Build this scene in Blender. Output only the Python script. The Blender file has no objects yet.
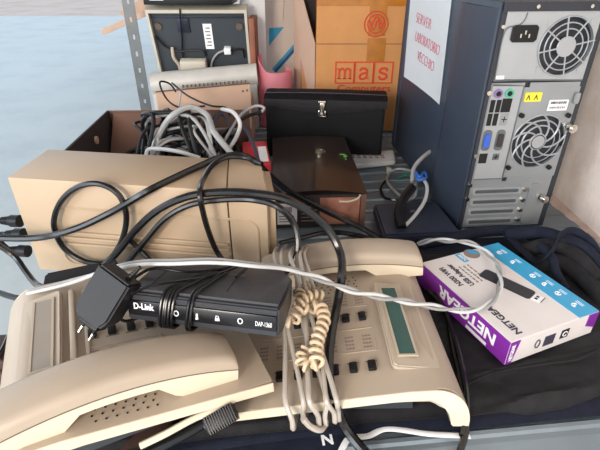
import bpy, bmesh, math, random
from mathutils import Vector, Matrix
R = math.radians
random.seed(7)
col = bpy.context.scene.collection
TZ = 0.85                      # height of the shelf deck above the floor
EYE = Vector((0, 0, TZ + 0.47))
CP, SP = math.cos(R(30)), math.sin(R(30))

# ------------------------------------------------------------------ coordinates
def ray(u, v):
    x = (u - 300) / 450; y = -(v - 225) / 450
    return Vector((x, CP + y * SP, -SP + y * CP))
def P(u, v, z=0.0):            # point at height z above the deck
    d = ray(u, v); t = (0.47 - z) / -d.z
    p = EYE + d * t
    return p
def PY(u, v, Y):
    d = ray(u, v)
    return EYE + d * (Y / d.y)
UA = R(-8)
UO = Vector((-0.461, 0.650, TZ)); UX = Vector((math.cos(UA), math.sin(UA), 0)); UY = Vector((-UX.y, UX.x, 0))
def PU(u, v, off):             # point 'off' metres in front of the beige unit's long face
    d = ray(u, v); p0 = UO - UY * off
    return EYE + d * ((p0 - EYE).dot(UY) / d.dot(UY))
def K(p):
    if len(p) == 3: return P(*p)
    if p[2] == 'Y': return PY(p[0], p[1], p[3])
    if p[2] == 'U': return PU(p[0], p[1], p[3])

def frame(o, ex, ey=None, ez=None):
    ex = Vector(ex).normalized()
    if ey is None: ey = Vector(ez).cross(ex)
    ey = Vector(ey); ey = (ey - ex * ey.dot(ex)).normalized()
    z = ex.cross(ey)
    m = Matrix((ex, ey, z)).transposed().to_4x4(); m.translation = Vector(o)
    return m
def yaw(o, deg): return Matrix.Translation(Vector(o)) @ Matrix.Rotation(R(deg), 4, 'Z')

# ------------------------------------------------------------------ materials
def lin(c): return tuple((x / 12.92 if x <= 0.04045 else ((x + 0.055) / 1.055) ** 2.4) for x in c)
M = {}
def mat(name, rgb, rough=0.5, metal=0.0, var=0.06, scale=25, bump=0.0, bscale=200, spec=0.5, coat=0.0, alpha=1, trans=0, emit=0):
    m = bpy.data.materials.new(name); m.use_nodes = True
    nt = m.node_tree; b = nt.nodes['Principled BSDF']
    c = lin([x / 255 for x in rgb])
    tc = nt.nodes.new('ShaderNodeTexCoord'); n = nt.nodes.new('ShaderNodeTexNoise')
    n.inputs['Scale'].default_value = scale; n.inputs['Detail'].default_value = 5
    nt.links.new(tc.outputs['Object'], n.inputs['Vector'])
    r = nt.nodes.new('ShaderNodeValToRGB')
    r.color_ramp.elements[0].position = 0.3; r.color_ramp.elements[1].position = 0.7
    r.color_ramp.elements[0].color = (*[x * (1 - var) for x in c], 1)
    r.color_ramp.elements[1].color = (*[min(1, x * (1 + var)) for x in c], 1)
    nt.links.new(n.outputs['Fac'], r.inputs['Fac']); nt.links.new(r.outputs['Color'], b.inputs['Base Color'])
    b.inputs['Roughness'].default_value = rough; b.inputs['Metallic'].default_value = metal
    b.inputs['Specular IOR Level'].default_value = spec; b.inputs['Coat Weight'].default_value = coat
    b.inputs['Transmission Weight'].default_value = trans
    if bump:
        n2 = nt.nodes.new('ShaderNodeTexNoise'); n2.inputs['Scale'].default_value = bscale; n2.inputs['Detail'].default_value = 3
        nt.links.new(tc.outputs['Object'], n2.inputs['Vector'])
        bp = nt.nodes.new('ShaderNodeBump'); bp.inputs['Strength'].default_value = bump; bp.inputs['Distance'].default_value = 0.002
        nt.links.new(n2.outputs['Fac'], bp.inputs['Height']); nt.links.new(bp.outputs['Normal'], b.inputs['Normal'])
    M[name] = m
    return m
mat('beige', (172, 158, 141), 0.42, var=0.05, scale=12, bump=0.12, bscale=900)
mat('beige_light', (182, 169, 151), 0.4, var=0.03)
mat('beige_dark', (190, 171, 146), 0.5, var=0.04)
mat('beige_ups', (178, 156, 130), 0.5, var=0.05, scale=6, bump=0.15, bscale=700)
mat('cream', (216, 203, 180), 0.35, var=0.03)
mat('groove', (96, 84, 72), 0.7)
mat('phone_grey', (52, 57, 62), 0.5)
mat('black', (22, 22, 25), 0.42, var=0.1, bump=0.1, bscale=500, spec=0.3)
mat('black_gloss', (14, 15, 19), 0.25, var=0.05)
mat('black_cable', (17, 17, 19), 0.24, var=0.08)
mat('grey_cable', (150, 150, 150), 0.35, var=0.05)
mat('white_cable', (196, 199, 199), 0.35, var=0.04)
mat('flat_cable', (168, 160, 150), 0.25, var=0.08, coat=0.3)
mat('coil', (205, 184, 154), 0.35, var=0.03)
mat('router_top', (62, 62, 66), 0.38, var=0.25, scale=30, bump=0.1)
mat('router_body', (40, 42, 48), 0.4, var=0.05)
mat('router_front', (18, 19, 24), 0.25, var=0.05)
mat('white', (238, 240, 242), 0.55, var=0.02)
mat('paper', (246, 250, 252), 0.7, var=0.015, scale=8)
mat('red_ink', (196, 92, 112), 0.8)
mat('lcd', (56, 88, 82), 0.18, var=0.08, scale=20)
mat('teal', (30, 140, 140), 0.5)
mat('smoke_window', (158, 150, 140), 0.2, var=0.06)
mat('tower_side', (44, 53, 67), 0.45, var=0.05, bump=0.15, bscale=900)
mat('tower_side_dark', (40, 48, 62), 0.5, var=0.05)
mat('tower_edge', (38, 42, 50), 0.45)
mat('steel', (152, 157, 160), 0.42, 0.55, var=0.05, scale=14)
mat('steel_light', (166, 170, 173), 0.4, 0.45, var=0.04)
mat('steel_dark', (112, 118, 122), 0.4, 0.7, var=0.1)
mat('chrome', (205, 200, 190), 0.2, 1.0)
mat('dark_hole', (16, 16, 18), 0.8)
mat('fan_blade', (48, 42, 44), 0.5)
mat('port_purple', (128, 110, 160), 0.5)
mat('port_green', (70, 170, 140), 0.5)
mat('port_blue', (50, 90, 190), 0.5)
mat('yellow', (232, 214, 60), 0.6, var=0.02)
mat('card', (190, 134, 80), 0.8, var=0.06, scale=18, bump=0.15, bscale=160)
mat('card_pale', (190, 158, 136), 0.85, var=0.05, scale=10, bump=0.15, bscale=160)
mat('card_light', (212, 194, 180), 0.85, var=0.04, scale=10)
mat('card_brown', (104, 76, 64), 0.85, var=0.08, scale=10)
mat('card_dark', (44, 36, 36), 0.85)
mat('tape', (170, 108, 40), 0.22, var=0.15, scale=40)
mat('red_print', (202, 62, 34), 0.7, var=0.05)
mat('pink', (250, 168, 182), 0.55, var=0.04)
mat('blue_print', (52, 150, 188), 0.6)
mat('blue_dark_print', (30, 74, 118), 0.6)
mat('purple', (124, 44, 152), 0.35, var=0.04, coat=0.3)
mat('box_white', (222, 217, 216), 0.35, var=0.03, coat=0.2)
mat('band_blue', (44, 158, 206), 0.35, var=0.02, coat=0.2)
mat('ink', (58, 56, 72), 0.6)
mat('ink_grey', (134, 122, 114), 0.6)
mat('stick', (44, 44, 52), 0.4)
mat('fabric', (33, 33, 36), 0.72, var=0.25, scale=60, bump=0.55, bscale=900, spec=0.25)
mat('fabric_navy', (26, 31, 46), 0.75, var=0.2, scale=50, bump=0.5, bscale=800, spec=0.2)
mat('leather', (9, 10, 15), 0.55, var=0.15, scale=60, bump=0.35, bscale=500, spec=0.22)
mat('leather_grey', (34, 33, 37), 0.5, var=0.2, scale=60, bump=0.35, bscale=500, spec=0.3)
mat('leather_brown', (74, 54, 50), 0.6, var=0.15)
mat('deck', (122, 134, 142), 0.36, 0.35, var=0.14, scale=9, bump=0.1)
mat('galv', (92, 96, 98), 0.42, 0.6, var=0.12, scale=30)
mat('brown_gloss', (66, 54, 50), 0.3, var=0.1, scale=8, coat=0.4)
mat('photo_art', (150, 104, 88), 0.35, var=0.5, scale=26)
mat('gold', (140, 110, 60), 0.4, 0.6)
mat('green', (88, 150, 70), 0.5)
mat('red_pack', (196, 26, 44), 0.35, var=0.08)
mat('panel_dark', (58, 64, 70), 0.55, var=0.08, scale=7)
mat('rim_cream', (198, 192, 176), 0.5)
mat('grey_plastic', (186, 184, 178), 0.45, var=0.05)
mat('wood', (128, 74, 48), 0.6, var=0.15, scale=14)
mat('wood_pale', (190, 158, 136), 0.7, var=0.08)
mat('blue_tie', (48, 104, 190), 0.4)
mat('navy_plastic', (40, 46, 62), 0.45, var=0.06)
mat('remote', (206, 206, 206), 0.4)
mat('jack', (186, 190, 176), 0.2, var=0.05)
mat('green_cable', (44, 110, 90), 0.4)
mat('white_board', (228, 232, 236), 0.5, var=0.03)

def wall_mat(name, c1, c2, scale, c3=None):
    m = mat(name, c1, 0.9, var=0.03, scale=scale, bump=0.9, bscale=22)
    nt = m.node_tree; b = nt.nodes['Principled BSDF']
    tc = [n for n in nt.nodes if n.type == 'TEX_COORD'][0]
    n = nt.nodes.new('ShaderNodeTexNoise'); n.inputs['Scale'].default_value = scale; n.inputs['Detail'].default_value = 8
    n.inputs['Roughness'].default_value = 0.65
    nt.links.new(tc.outputs['Object'], n.inputs['Vector'])
    r = nt.nodes.new('ShaderNodeValToRGB')
    r.color_ramp.elements[0].position = 0.32; r.color_ramp.elements[0].color = (*lin([x / 255 for x in c2]), 1)
    r.color_ramp.elements[1].position = 0.55; r.color_ramp.elements[1].color = (*lin([x / 255 for x in c1]), 1)
    if c3:
        e = r.color_ramp.elements.new(0.24); e.color = (*lin([x / 255 for x in c3]), 1)
    nt.links.new(n.outputs['Fac'], r.inputs['Fac']); nt.links.new(r.outputs['Color'], b.inputs['Base Color'])
    return m
wall_mat('plaster', (244, 232, 224), (230, 212, 202), 14, (130, 108, 98))
wall_mat('plaster_low', (214, 194, 182), (190, 164, 152), 20, (120, 96, 88))
wall_mat('concrete', (190, 194, 190), (178, 184, 182), 1.6)
wall_mat('brown_ground', (196, 176, 162), (178, 158, 146), 1.0)
wall_mat('shade_ceiling_mat', (150, 138, 130), (140, 128, 120), 1.0)

# ------------------------------------------------------------------ mesh helpers
def bm_new(): return bmesh.new()
def box(bm, x0, x1, y0, y1, z0, z1, m=None):
    vs = [bm.verts.new(v) for v in [(x0,y0,z0),(x1,y0,z0),(x1,y1,z0),(x0,y1,z0),(x0,y0,z1),(x1,y0,z1),(x1,y1,z1),(x0,y1,z1)]]
    if m is not None:
        for v in vs: v.co = m @ v.co
    for f in [(0,3,2,1),(4,5,6,7),(0,1,5,4),(1,2,6,5),(2,3,7,6),(3,0,4,7)]: bm.faces.new([vs[i] for i in f])
    return vs
def rbox(bm, x0, x1, y0, y1, z0, z1, r=0.003, seg=2, m=None):
    b = bmesh.new(); box(b, x0, x1, y0, y1, z0, z1)
    bmesh.ops.bevel(b, geom=list(b.edges), offset=r, segments=seg, profile=0.5, affect='EDGES')
    merge(bm, b, m)
def merge(bm, b, m=None):
    mp = {}
    for v in b.verts: mp[v] = bm.verts.new(m @ v.co if m is not None else v.co)
    for f in b.faces:
        nf = bm.faces.new([mp[v] for v in f.verts]); nf.smooth = f.smooth
    b.free()
def prism(bm, pts, y0, y1, m=None):            # polygon in xz extruded along y
    a = [bm.verts.new((x, y0, z)) for x, z in pts]; b = [bm.verts.new((x, y1, z)) for x, z in pts]
    fs = [bm.faces.new(a), bm.faces.new(b[::-1])]
    n = len(pts)
    for i in range(n): fs.append(bm.faces.new([a[i], b[i], b[(i+1) % n], a[(i+1) % n]]))
    if m is not None:
        for v in a + b: v.co = m @ v.co
    return fs
def prism_z(bm, pts, z0, z1, m=None):
    a = [bm.verts.new((x, y, z0)) for x, y in pts]; b = [bm.verts.new((x, y, z1)) for x, y in pts]
    bm.faces.new(a[::-1]); bm.faces.new(b); n = len(pts)
    for i in range(n): bm.faces.new([a[i], a[(i+1) % n], b[(i+1) % n], b[i]])
    if m is not None:
        for v in a + b: v.co = m @ v.co
def cyl(bm, p, q, r, seg=16, r2=None, cap=True):
    p = Vector(p); q = Vector(q); d = (q - p).normalized()
    u = d.orthogonal().normalized(); w = d.cross(u); r2 = r if r2 is None else r2
    A = [bm.verts.new(p + (u * math.cos(2*math.pi*i/seg) + w * math.sin(2*math.pi*i/seg)) * r) for i in range(seg)]
    B = [bm.verts.new(q + (u * math.cos(2*math.pi*i/seg) + w * math.sin(2*math.pi*i/seg)) * r2) for i in range(seg)]
    for i in range(seg):
        f = bm.faces.new([A[i], A[(i+1) % seg], B[(i+1) % seg], B[i]]); f.smooth = True
    if cap: bm.faces.new(A[::-1]); bm.faces.new(B)
def catmull(pts, n=8):
    pts = [Vector(p) for p in pts]
    if len(pts) < 3: return pts
    e = [pts[0] * 2 - pts[1]] + pts + [pts[-1] * 2 - pts[-2]]
    out = []
    for i in range(1, len(e) - 2):
        p0, p1, p2, p3 = e[i-1], e[i], e[i+1], e[i+2]
        t0 = 0; t1 = max(1e-4, (p1-p0).length ** .5); t2 = t1 + max(1e-4, (p2-p1).length ** .5); t3 = t2 + max(1e-4, (p3-p2).length ** .5)
        for k in range(n):
            t = t1 + (t2 - t1) * k / n
            a1 = p0*((t1-t)/(t1-t0)) + p1*((t-t0)/(t1-t0)); a2 = p1*((t2-t)/(t2-t1)) + p2*((t-t1)/(t2-t1)); a3 = p2*((t3-t)/(t3-t2)) + p3*((t-t2)/(t3-t2))
            b1 = a1*((t2-t)/(t2-t0)) + a2*((t-t0)/(t2-t0)); b2 = a2*((t3-t)/(t3-t1)) + a3*((t-t1)/(t3-t1))
            out.append(b1*((t2-t)/(t2-t1)) + b2*((t-t1)/(t2-t1)))
    out.append(pts[-1]); return out
def tube(bm, pts, r, seg=8, flat=1.0, raw=False, n=8, up=None):
    c = pts if raw else catmull(pts, n)
    T = []
    for i in range(len(c)):
        a = c[max(0, i-1)]; b = c[min(len(c)-1, i+1)]; T.append((b - a).normalized())
    u = (Vector(up).cross(T[0]) if up else T[0].orthogonal()).normalized()
    rings = []
    for i, p in enumerate(c):
        u = (u - T[i] * u.dot(T[i]))
        u = u.normalized() if u.length > 1e-6 else T[i].orthogonal().normalized()
        w = T[i].cross(u)
        rings.append([bm.verts.new(p + u * (r * math.cos(2*math.pi*k/seg)) + w * (r * flat * math.sin(2*math.pi*k/seg))) for k in range(seg)])
    for i in range(len(rings) - 1):
        for k in range(seg):
            f = bm.faces.new([rings[i][k], rings[i][(k+1) % seg], rings[i+1][(k+1) % seg], rings[i+1][k]]); f.smooth = True
    bm.faces.new(rings[0][::-1]); bm.faces.new(rings[-1])
def obj(name, bm, m, parent=None, mw=None, smooth=False):
    bmesh.ops.recalc_face_normals(bm, faces=bm.faces)
    me = bpy.data.meshes.new(name); bm.to_mesh(me); bm.free()
    for p in me.polygons: p.use_smooth = True
    me.set_sharp_from_angle(angle=R(36))
    me.materials.append(M[m]); o = bpy.data.objects.new(name, me); col.objects.link(o)
    if parent is not None: o.parent = parent
    if mw is not None: o.matrix_world = mw
    return o
def tag(o, label, cat, group=None):
    o['label'] = label; o['category'] = cat
    if group: o['group'] = group
    return o
def thing(name, label, cat, mw, group=None):
    o = bpy.data.objects.new(name, None); col.objects.link(o); o.matrix_world = mw; o.empty_display_size = 0.02
    return tag(o, label, cat, group)
def struct(o): o['kind'] = 'structure'; return o
def solid(name, label, cat, bm, m, group=None, mw=None):      # bm in world coords (or local with mw)
    return tag(obj(name, bm, m, None, mw), label, cat, group)
def text(s, size, m, parent, mx, depth=0.0003, name='lettering', bold=0.0, width=None, align='LEFT'):
    cu = bpy.data.curves.new(name, 'FONT'); cu.body = s; cu.size = size; cu.extrude = depth; cu.offset = bold; cu.align_x = align
    cu.resolution_u = 3
    t = bpy.data.objects.new(name, cu); col.objects.link(t)
    me = bpy.data.meshes.new_from_object(t, depsgraph=bpy.context.evaluated_depsgraph_get())
    bpy.data.objects.remove(t)
    sx = 1.0
    if width:
        xs = [v.co.x for v in me.vertices]; sx = width / (max(xs) - min(xs))
    me.transform(mx @ Matrix.Diagonal((sx, 1, 1, 1)))
    me.materials.clear(); me.materials.append(M[m])
    o = bpy.data.objects.new(name, me); col.objects.link(o); o.parent = parent
    return o
def cable(name, label, pts, r, m, group=None, flat=1.0, up=None, cat='cable', n=8):
    bm = bm_new(); pp = [K(p) if not isinstance(p, Vector) else p for p in pts]
    tube(bm, pp, r, 8, flat, up=up, n=n)
    return solid(name, label, cat, bm, m, group)
def arc_pts(cx, cy, r, a0, a1, n): return [(cx + r*math.cos(R(a0+(a1-a0)*i/n)), cy + r*math.sin(R(a0+(a1-a0)*i/n))) for i in range(n+1)]
def rrect(x0, x1, y0, y1, r, n=4):
    return arc_pts(x1-r, y1-r, r, 0, 90, n) + arc_pts(x0+r, y1-r, r, 90, 180, n) + arc_pts(x0+r, y0+r, r, 180, 270, n) + arc_pts(x1-r, y0+r, r, 270, 360, n)

# ------------------------------------------------------------------ the setting
bm = bm_new(); box(bm, -14, 0.6, -3, 14.8, -0.05, 0); struct(obj('floor', bm, 'concrete'))
bm = bm_new(); box(bm, -30, 0.6, 14.8, 40, -0.05, 0.0); struct(obj('ground_far', bm, 'brown_ground'))  # far ground, browner than the floor
bm = bm_new(); box(bm, 0.6, 0.8, -0.9, 14.5, -0.05, 2.5); struct(obj('wall_right', bm, 'plaster'))
bm = bm_new(); box(bm, -2.3, 0.8, -2.1, 13, 2.5, 2.6); struct(obj('shade_ceiling', bm, 'shade_ceiling_mat'))  # unseen; added and sized to keep sky light off the tops
YB = 5.7
BM = yaw((-0.388, 0.235, TZ), YB)       # the shelf deck frame: x to the right, y away
# plaster ledge between deck and wall
bm = bm_new(); box(bm, 0.50, 0.6, 0.28, 2.1, TZ-0.06, TZ-0.001); struct(obj('trim_1', bm, 'plaster_low'))

# shelving unit
sh = thing('metal_shelving', 'grey ribbed steel shelf deck carrying all the junk, with a slotted corner post', 'shelf', BM)
bm = bm_new(); rbox(bm, 0, 1.02, 0, 1.72, -0.028, 0, 0.002)
for k in range(34):
    y = 0.035 + k * 0.05
    prism(bm, [(0, 0), (1.02, 0), (1.02, 0.001), (0, 0.001)], y-0.012, y+0.012)
    c = [(y-0.006, 0.0008), (y-0.003, 0.0042), (y+0.002, 0.0042), (y+0.006, 0.0008)]
    a = [bm.verts.new((0.01, yy, zz)) for yy, zz in c]; b = [bm.verts.new((0.89, yy, zz)) for yy, zz in c]
    for i in range(3): bm.faces.new([a[i], b[i], b[i+1], a[i+1]])
    bm.faces.new(a[::-1]); bm.faces.new(b)
# front lip
rbox(bm, 0, 1.02, -0.006, 0.0, -0.04, -0.001, 0.001)
obj('deck', bm, 'deck', sh)
def perf_strip(bm, w, L, t, pitch, m):
    n = int(L / pitch)
    for side, z in ((0, 0), (1, t)):
        for k in range(n):
            y0 = k * pitch; outer = []; inner = []
            sw, sl = w * 0.10, pitch * 0.16
            oc = [(0, y0), (w/2, y0), (w, y0), (w, y0+pitch/2), (w, y0+pitch), (w/2, y0+pitch), (0, y0+pitch), (0, y0+pitch/2)]
            ic = [(w/2-sw, y0+pitch/2-sl*.7), (w/2, y0+pitch/2-sl), (w/2+sw, y0+pitch/2-sl*.7), (w/2+sw, y0+pitch/2), (w/2+sw, y0+pitch/2+sl*.7), (w/2, y0+pitch/2+sl), (w/2-sw, y0+pitch/2+sl*.7), (w/2-sw, y0+pitch/2)]
            O = [bm.verts.new(m @ Vector((x, y, z))) for x, y in oc]; I = [bm.verts.new(m @ Vector((x, y, z))) for x, y in ic]
            for i in range(8): bm.faces.new([O[i], O[(i+1) % 8], I[(i+1) % 8], I[i]])
            if side == 0:
                J = [bm.verts.new(m @ Vector((x, y, t))) for x, y in ic]
                for i in range(8): bm.faces.new([I[i], I[(i+1) % 8], J[(i+1) % 8], J[i]])
def post(x, y, z0, z1, sx=1):
    bm = bm_new()
    m = Matrix.Translation((x, y, z0)) @ Matrix(((sx,0,0,0),(0,0,1,0),(0,1,0,0),(0,0,0,1)))
    perf_strip(bm, 0.036, z1-z0, 0.002, 0.05, m)
    m = Matrix.Translation((x, y, z0)) @ Matrix(((0,0,sx,0),(1,0,0,0),(0,1,0,0),(0,0,0,1)))
    perf_strip(bm, 0.036, z1-z0, 0.002, 0.05, m)
    return obj('post', bm, 'galv', sh)
post(-0.022, 1.285, -TZ, 1.1)
post(-0.004, 0.0, -TZ, -0.03); post(1.024, 0.0, -TZ, -0.03, -1); post(1.024, 1.68, -TZ, -0.03, -1)

# ------------------------------------------------------------------ tower computer
TM = yaw((0.321, 0.79, TZ+0.0045), 5)
tw = thing('computer_tower', 'tall dark blue computer tower, steel back with two fans and ports towards us', 'computer', TM)
W, D, H = 0.173, 0.50, 0.412
bm = bm_new(); rbox(bm, 0.002, W-0.002, 0.004, D-0.03, 0.004, H-0.002, 0.002); obj('case', bm, 'tower_edge', tw)
bm = bm_new()
rbox(bm, -0.004, 0.003, 0.0, D-0.03, 0.002, H+0.004, 0.002)
obj('side_panel', bm, 'tower_side', tw)
bm = bm_new()        # raised lighter field near the back of the side panel
prism_z(bm, [(-0.003, 0.004), (-0.004, 0.004), (-0.017, 0.112), (-0.013, 0.132), (-0.0035, 0.142)], 0.008, H-0.006)
obj('raised_field', bm, 'tower_side', tw)
bm = bm_new()
rbox(bm, -0.006, W+0.004, D-0.03, D, 0.0, H+0.006, 0.006, 3); obj('front_bezel', bm, 'tower_side_dark', tw)
bm = bm_new(); rbox(bm, 0.0, W+0.003, 0.0, D-0.03, H-0.002, H+0.005, 0.002)
obj('top_panel', bm, 'tower_edge', tw)
# dark edge frame round the back
bm = bm_new()
box(bm, 0.0, 0.0065, -0.004, 0.004, 0.0, H); 
prism_z(bm, [(W-0.004, 0.0), (W+0.008, 0.0), (W+0.008, 0.3), (W-0.004, 0.3)], 0.0, H)
box(bm, 0.0, W+0.008, -0.006, 0.004, H-0.010, H+0.004)
obj('back_frame', bm, 'tower_edge', tw)
# back sheet with holes for the fans
def plate_with_disc(bm, x0, x1, z0, z1, cx, cz, r, y, n=40):
    inner = [bm.verts.new((cx + r*math.cos(2*math.pi*i/n), y, cz + r*math.sin(2*math.pi*i/n))) for i in range(n)]
    outer = []
    for i in range(n):
        a = 2*math.pi*i/n; dx, dz = math.cos(a), math.sin(a)
        t = min([( (x1-cx)/dx if dx > 1e-6 else 9), ((x0-cx)/dx if dx < -1e-6 else 9), ((z1-cz)/dz if dz > 1e-6 else 9), ((z0-cz)/dz if dz < -1e-6 else 9)])
        outer.append(bm.verts.new((cx+dx*t, y, cz+dz*t)))
    for i in range(n): bm.faces.new([inner[i], inner[(i+1) % n], outer[(i+1) % n], outer[i]])
    back = [bm.verts.new((v.co.x, y+0.012, v.co.z)) for v in inner]
    for i in range(n): bm.faces.new([inner[i], inner[(i+1) % n], back[(i+1) % n], back[i]])
    for cxx, czz in ((x0, z0), (x1, z0), (x0, z1), (x1, z1)):   # corners
        c = bm.verts.new((cxx, y, czz))
        near = sorted(outer, key=lambda v: (v.co - c.co).length)
        e1 = [v for v in near if abs(v.co.x-cxx) < 1e-5][:1]; e2 = [v for v in near if abs(v.co.z-czz) < 1e-5][:1]
        if e1 and e2 and e1[0] is not e2[0]:
            try: bm.faces.new([c, e1[0], e2[0]])
            except Exception: pass
bm = bm_new()
F2 = (0.121, 0.182, 0.0535)
plate_with_disc(bm, 0.068, W-0.001, 0.112, 0.282, F2[0]-0.001, F2[1], 0.0505, -0.0005)
box(bm, 0.006, 0.068, -0.001, 0.002, 0.104, 0.290); box(bm, 0.078, W-0.004, -0.001, 0.002, 0.104, 0.112); box(bm, 0.078, W-0.004, -0.001, 0.002, 0.282, 0.290)
box(bm, 0.006, W-0.004, -0.001, 0.002, 0.004, 0.104)
obj('back_sheet', bm, 'steel', tw)
# power supply
bm = bm_new()
box(bm, 0.009, 0.072, -0.003, 0.03, 0.294, 0.402)
plate_with_disc(bm, 0.072, W-0.004, 0.294, 0.402, 0.1215, 0.348, 0.0465, -0.003)
psu = obj('power_supply', bm, 'steel_light', tw)
bm = bm_new(); tube(bm, [Vector((0.010, -0.0035, 0.296)), Vector((0.010, -0.0035, 0.37)), Vector((0.014, -0.0035, 0.378)), Vector((0.034, -0.0035, 0.383)), Vector((0.04, -0.0035, 0.39)), Vector((0.042, -0.0035, 0.40))], 0.0012, 6)
tube(bm, [Vector((0.010, -0.0035, 0.296)), Vector((0.168, -0.0035, 0.293))], 0.0013, 6, raw=True)
obj('rim_ridge', bm, 'steel_dark', psu)
bm = bm_new()
prism(bm, [(0.022, 0.360), (0.022, 0.378), (0.026, 0.382), (0.062, 0.382), (0.066, 0.378), (0.066, 0.360), (0.062, 0.356), (0.026, 0.356)], -0.006, 0.0)
inl = obj('power_inlet', bm, 'black', psu)
bm = bm_new(); prism(bm, [(0.030, 0.361), (0.030, 0.372), (0.035, 0.377), (0.053, 0.377), (0.058, 0.372), (0.058, 0.361)], -0.0066, -0.005); obj('inlet_recess', bm, 'dark_hole', inl)
bm = bm_new()
for x, z in ((0.037, 0.366), (0.044, 0.371), (0.051, 0.366)): box(bm, x-0.0012, x+0.0012, -0.0078, -0.006, z-0.003, z+0.003)
obj('inlet_pin', bm, 'chrome', inl)
bm = bm_new(); box(bm, 0.012, 0.026, -0.0036, -0.003, 0.297, 0.303); obj('sticker', bm, 'white', psu)
def fan(cx, cz, r, guard):
    bm = bm_new(); cyl(bm, (cx, 0.014, cz), (cx, 0.016, cz), r*1.08, 32); fn = obj('fan', bm, 'dark_hole', tw)
    bm = bm_new()
    for k in range(7):
        a = 2*math.pi*k/7
        pts = []
        for i in range(5):
            rr = r*(0.35+0.6*i/4); aa = a + 0.25*i/4
            pts.append((rr, aa))
        A = [bm.verts.new((cx+rr*math.cos(aa), 0.006, cz+rr*math.sin(aa))) for rr, aa in pts]
        B = [bm.verts.new((cx+rr*math.cos(aa+0.62), 0.012, cz+rr*math.sin(aa+0.62))) for rr, aa in pts]
        for i in range(4): bm.faces.new([A[i], A[i+1], B[i+1], B[i]])
    cyl(bm, (cx, 0.003, cz), (cx, 0.012, cz), r*0.36, 24)
    obj('fan_rotor', bm, 'fan_blade', fn)
    bm = bm_new()
    if guard == 'rings':
        for rr in (0.33, 0.6, 0.8, 1.0):
            c = [Vector((cx+r*rr*math.cos(2*math.pi*i/36), -0.0045, cz+r*rr*math.sin(2*math.pi*i/36))) for i in range(37)]
            tube(bm, c, 0.0012, 6, raw=True)
        cyl(bm, (cx, -0.0055, cz), (cx, -0.003, cz), r*0.33, 24)
        for k in range(8):
            a = 2*math.pi*k/8 + 0.2
            tube(bm, [Vector((cx+r*0.3*math.cos(a), -0.0045, cz+r*0.3*math.sin(a))), Vector((cx+r*1.04*math.cos(a), -0.0045, cz+r*1.04*math.sin(a)))], 0.0014, 6, raw=True)
        for k in range(4):
            a = math.pi/4 + k*math.pi/2; b = (cx+r*1.12*math.cos(a), cz+r*1.12*math.sin(a))
            prism(bm, [(b[0]-0.005, b[1]-0.005), (b[0]+0.005, b[1]-0.005), (b[0]+0.005, b[1]+0.005), (b[0]-0.005, b[1]+0.005)], -0.0042, -0.003)
    else:
        for rr in (0.30, 0.62, 0.82, 1.02):
            c = [Vector((cx+r*rr*math.cos(2*math.pi*i/36), -0.0012, cz+r*rr*math.sin(2*math.pi*i/36))) for i in range(37)]
            tube(bm, c, 0.0017, 6, raw=True, flat=0.6)
        for k in range(9):
            a = 2*math.pi*k/9
            c = [Vector((cx+r*(0.28+0.76*i/8)*math.cos(a+0.95*i/8), -0.0012, cz+r*(0.28+0.76*i/8)*math.sin(a+0.95*i/8))) for i in range(9)]
            tube(bm, c, 0.0018, 6, raw=True)
        cyl(bm, (cx, -0.003, cz), (cx, 0.0, cz), r*0.24, 24)
    obj('fan_guard', bm, 'steel_light', fn)
fan(0.1215, 0.348, 0.0465, 'rings'); fan(0.120, 0.182, 0.050, 'swirl')
for x, z in ((0.075, 0.233), (0.163, 0.231), (0.074, 0.133), (0.155, 0.131)):
    bm = bm_new(); cyl(bm, (x, -0.006, z), (x, 0, z), 0.0045, 10); obj('rubber_mount', bm, 'black', tw)
# ports shield
bm = bm_new(); box(bm, 0.010, 0.066, -0.003, 0.0, 0.112, 0.286)
io = obj('port_shield', bm, 'steel_light', tw)
bm = bm_new(); tube(bm, [Vector((0.011, -0.003, 0.287)), Vector((0.066, -0.003, 0.285)), Vector((0.067, -0.003, 0.111)), Vector((0.011, -0.003, 0.111))], 0.0014, 6, raw=True); obj('shield_ridge', bm, 'steel_dark', io)
for x, mm in ((0.022, 'port_purple'), (0.042, 'port_green')):
    bm = bm_new(); cyl(bm, (x, -0.0055, 0.273), (x, -0.003, 0.273), 0.0078, 20); pt = obj('mouse_port', bm, mm, io)
    bm = bm_new(); cyl(bm, (x, -0.0062, 0.273), (x, -0.0052, 0.273), 0.0045, 16); obj('port_recess', bm, 'dark_hole', pt)
def port(name, x0, x1, z0, z1, mm='dark_hole', d=0.001, parent=io):
    bm = bm_new(); box(bm, x0, x1, -0.003-d, -0.0028, z0, z1); return obj(name, bm, mm, parent)
for x in (0.016, 0.027):
    port('usb_port', x-0.004, x+0.004, 0.240, 0.262); port('usb_port', x-0.004, x+0.004, 0.216, 0.238)
port('network_port', 0.033, 0.050, 0.240, 0.264)
b = port('blank_plate', 0.036, 0.050, 0.216, 0.238, 'steel', 0.001)
bm = bm_new(); box(bm, 0.038, 0.048, -0.0045, -0.004, 0.2262, 0.2278); box(bm, 0.0422, 0.0438, -0.0045, -0.004, 0.222, 0.232); obj('cross_mark', bm, 'dark_hole', b)
for x, mm in ((0.019, 'port_blue'), (0.044, 'fan_blade')):
    bm = bm_new(); prism(bm, rrect(x-0.008, x+0.008, 0.169, 0.208, 0.006), -0.0045, -0.003); fr = obj('serial_port', bm, 'steel_dark', io)
    bm = bm_new(); prism(bm, rrect(x-0.005, x+0.005, 0.176, 0.201, 0.003), -0.007, -0.0045); obj('connector', bm, mm, fr)
port('network_port', 0.012, 0.027, 0.144, 0.163)
b = port('audio_jack', 0.038, 0.050, 0.150, 0.162, 'steel_dark')
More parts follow.
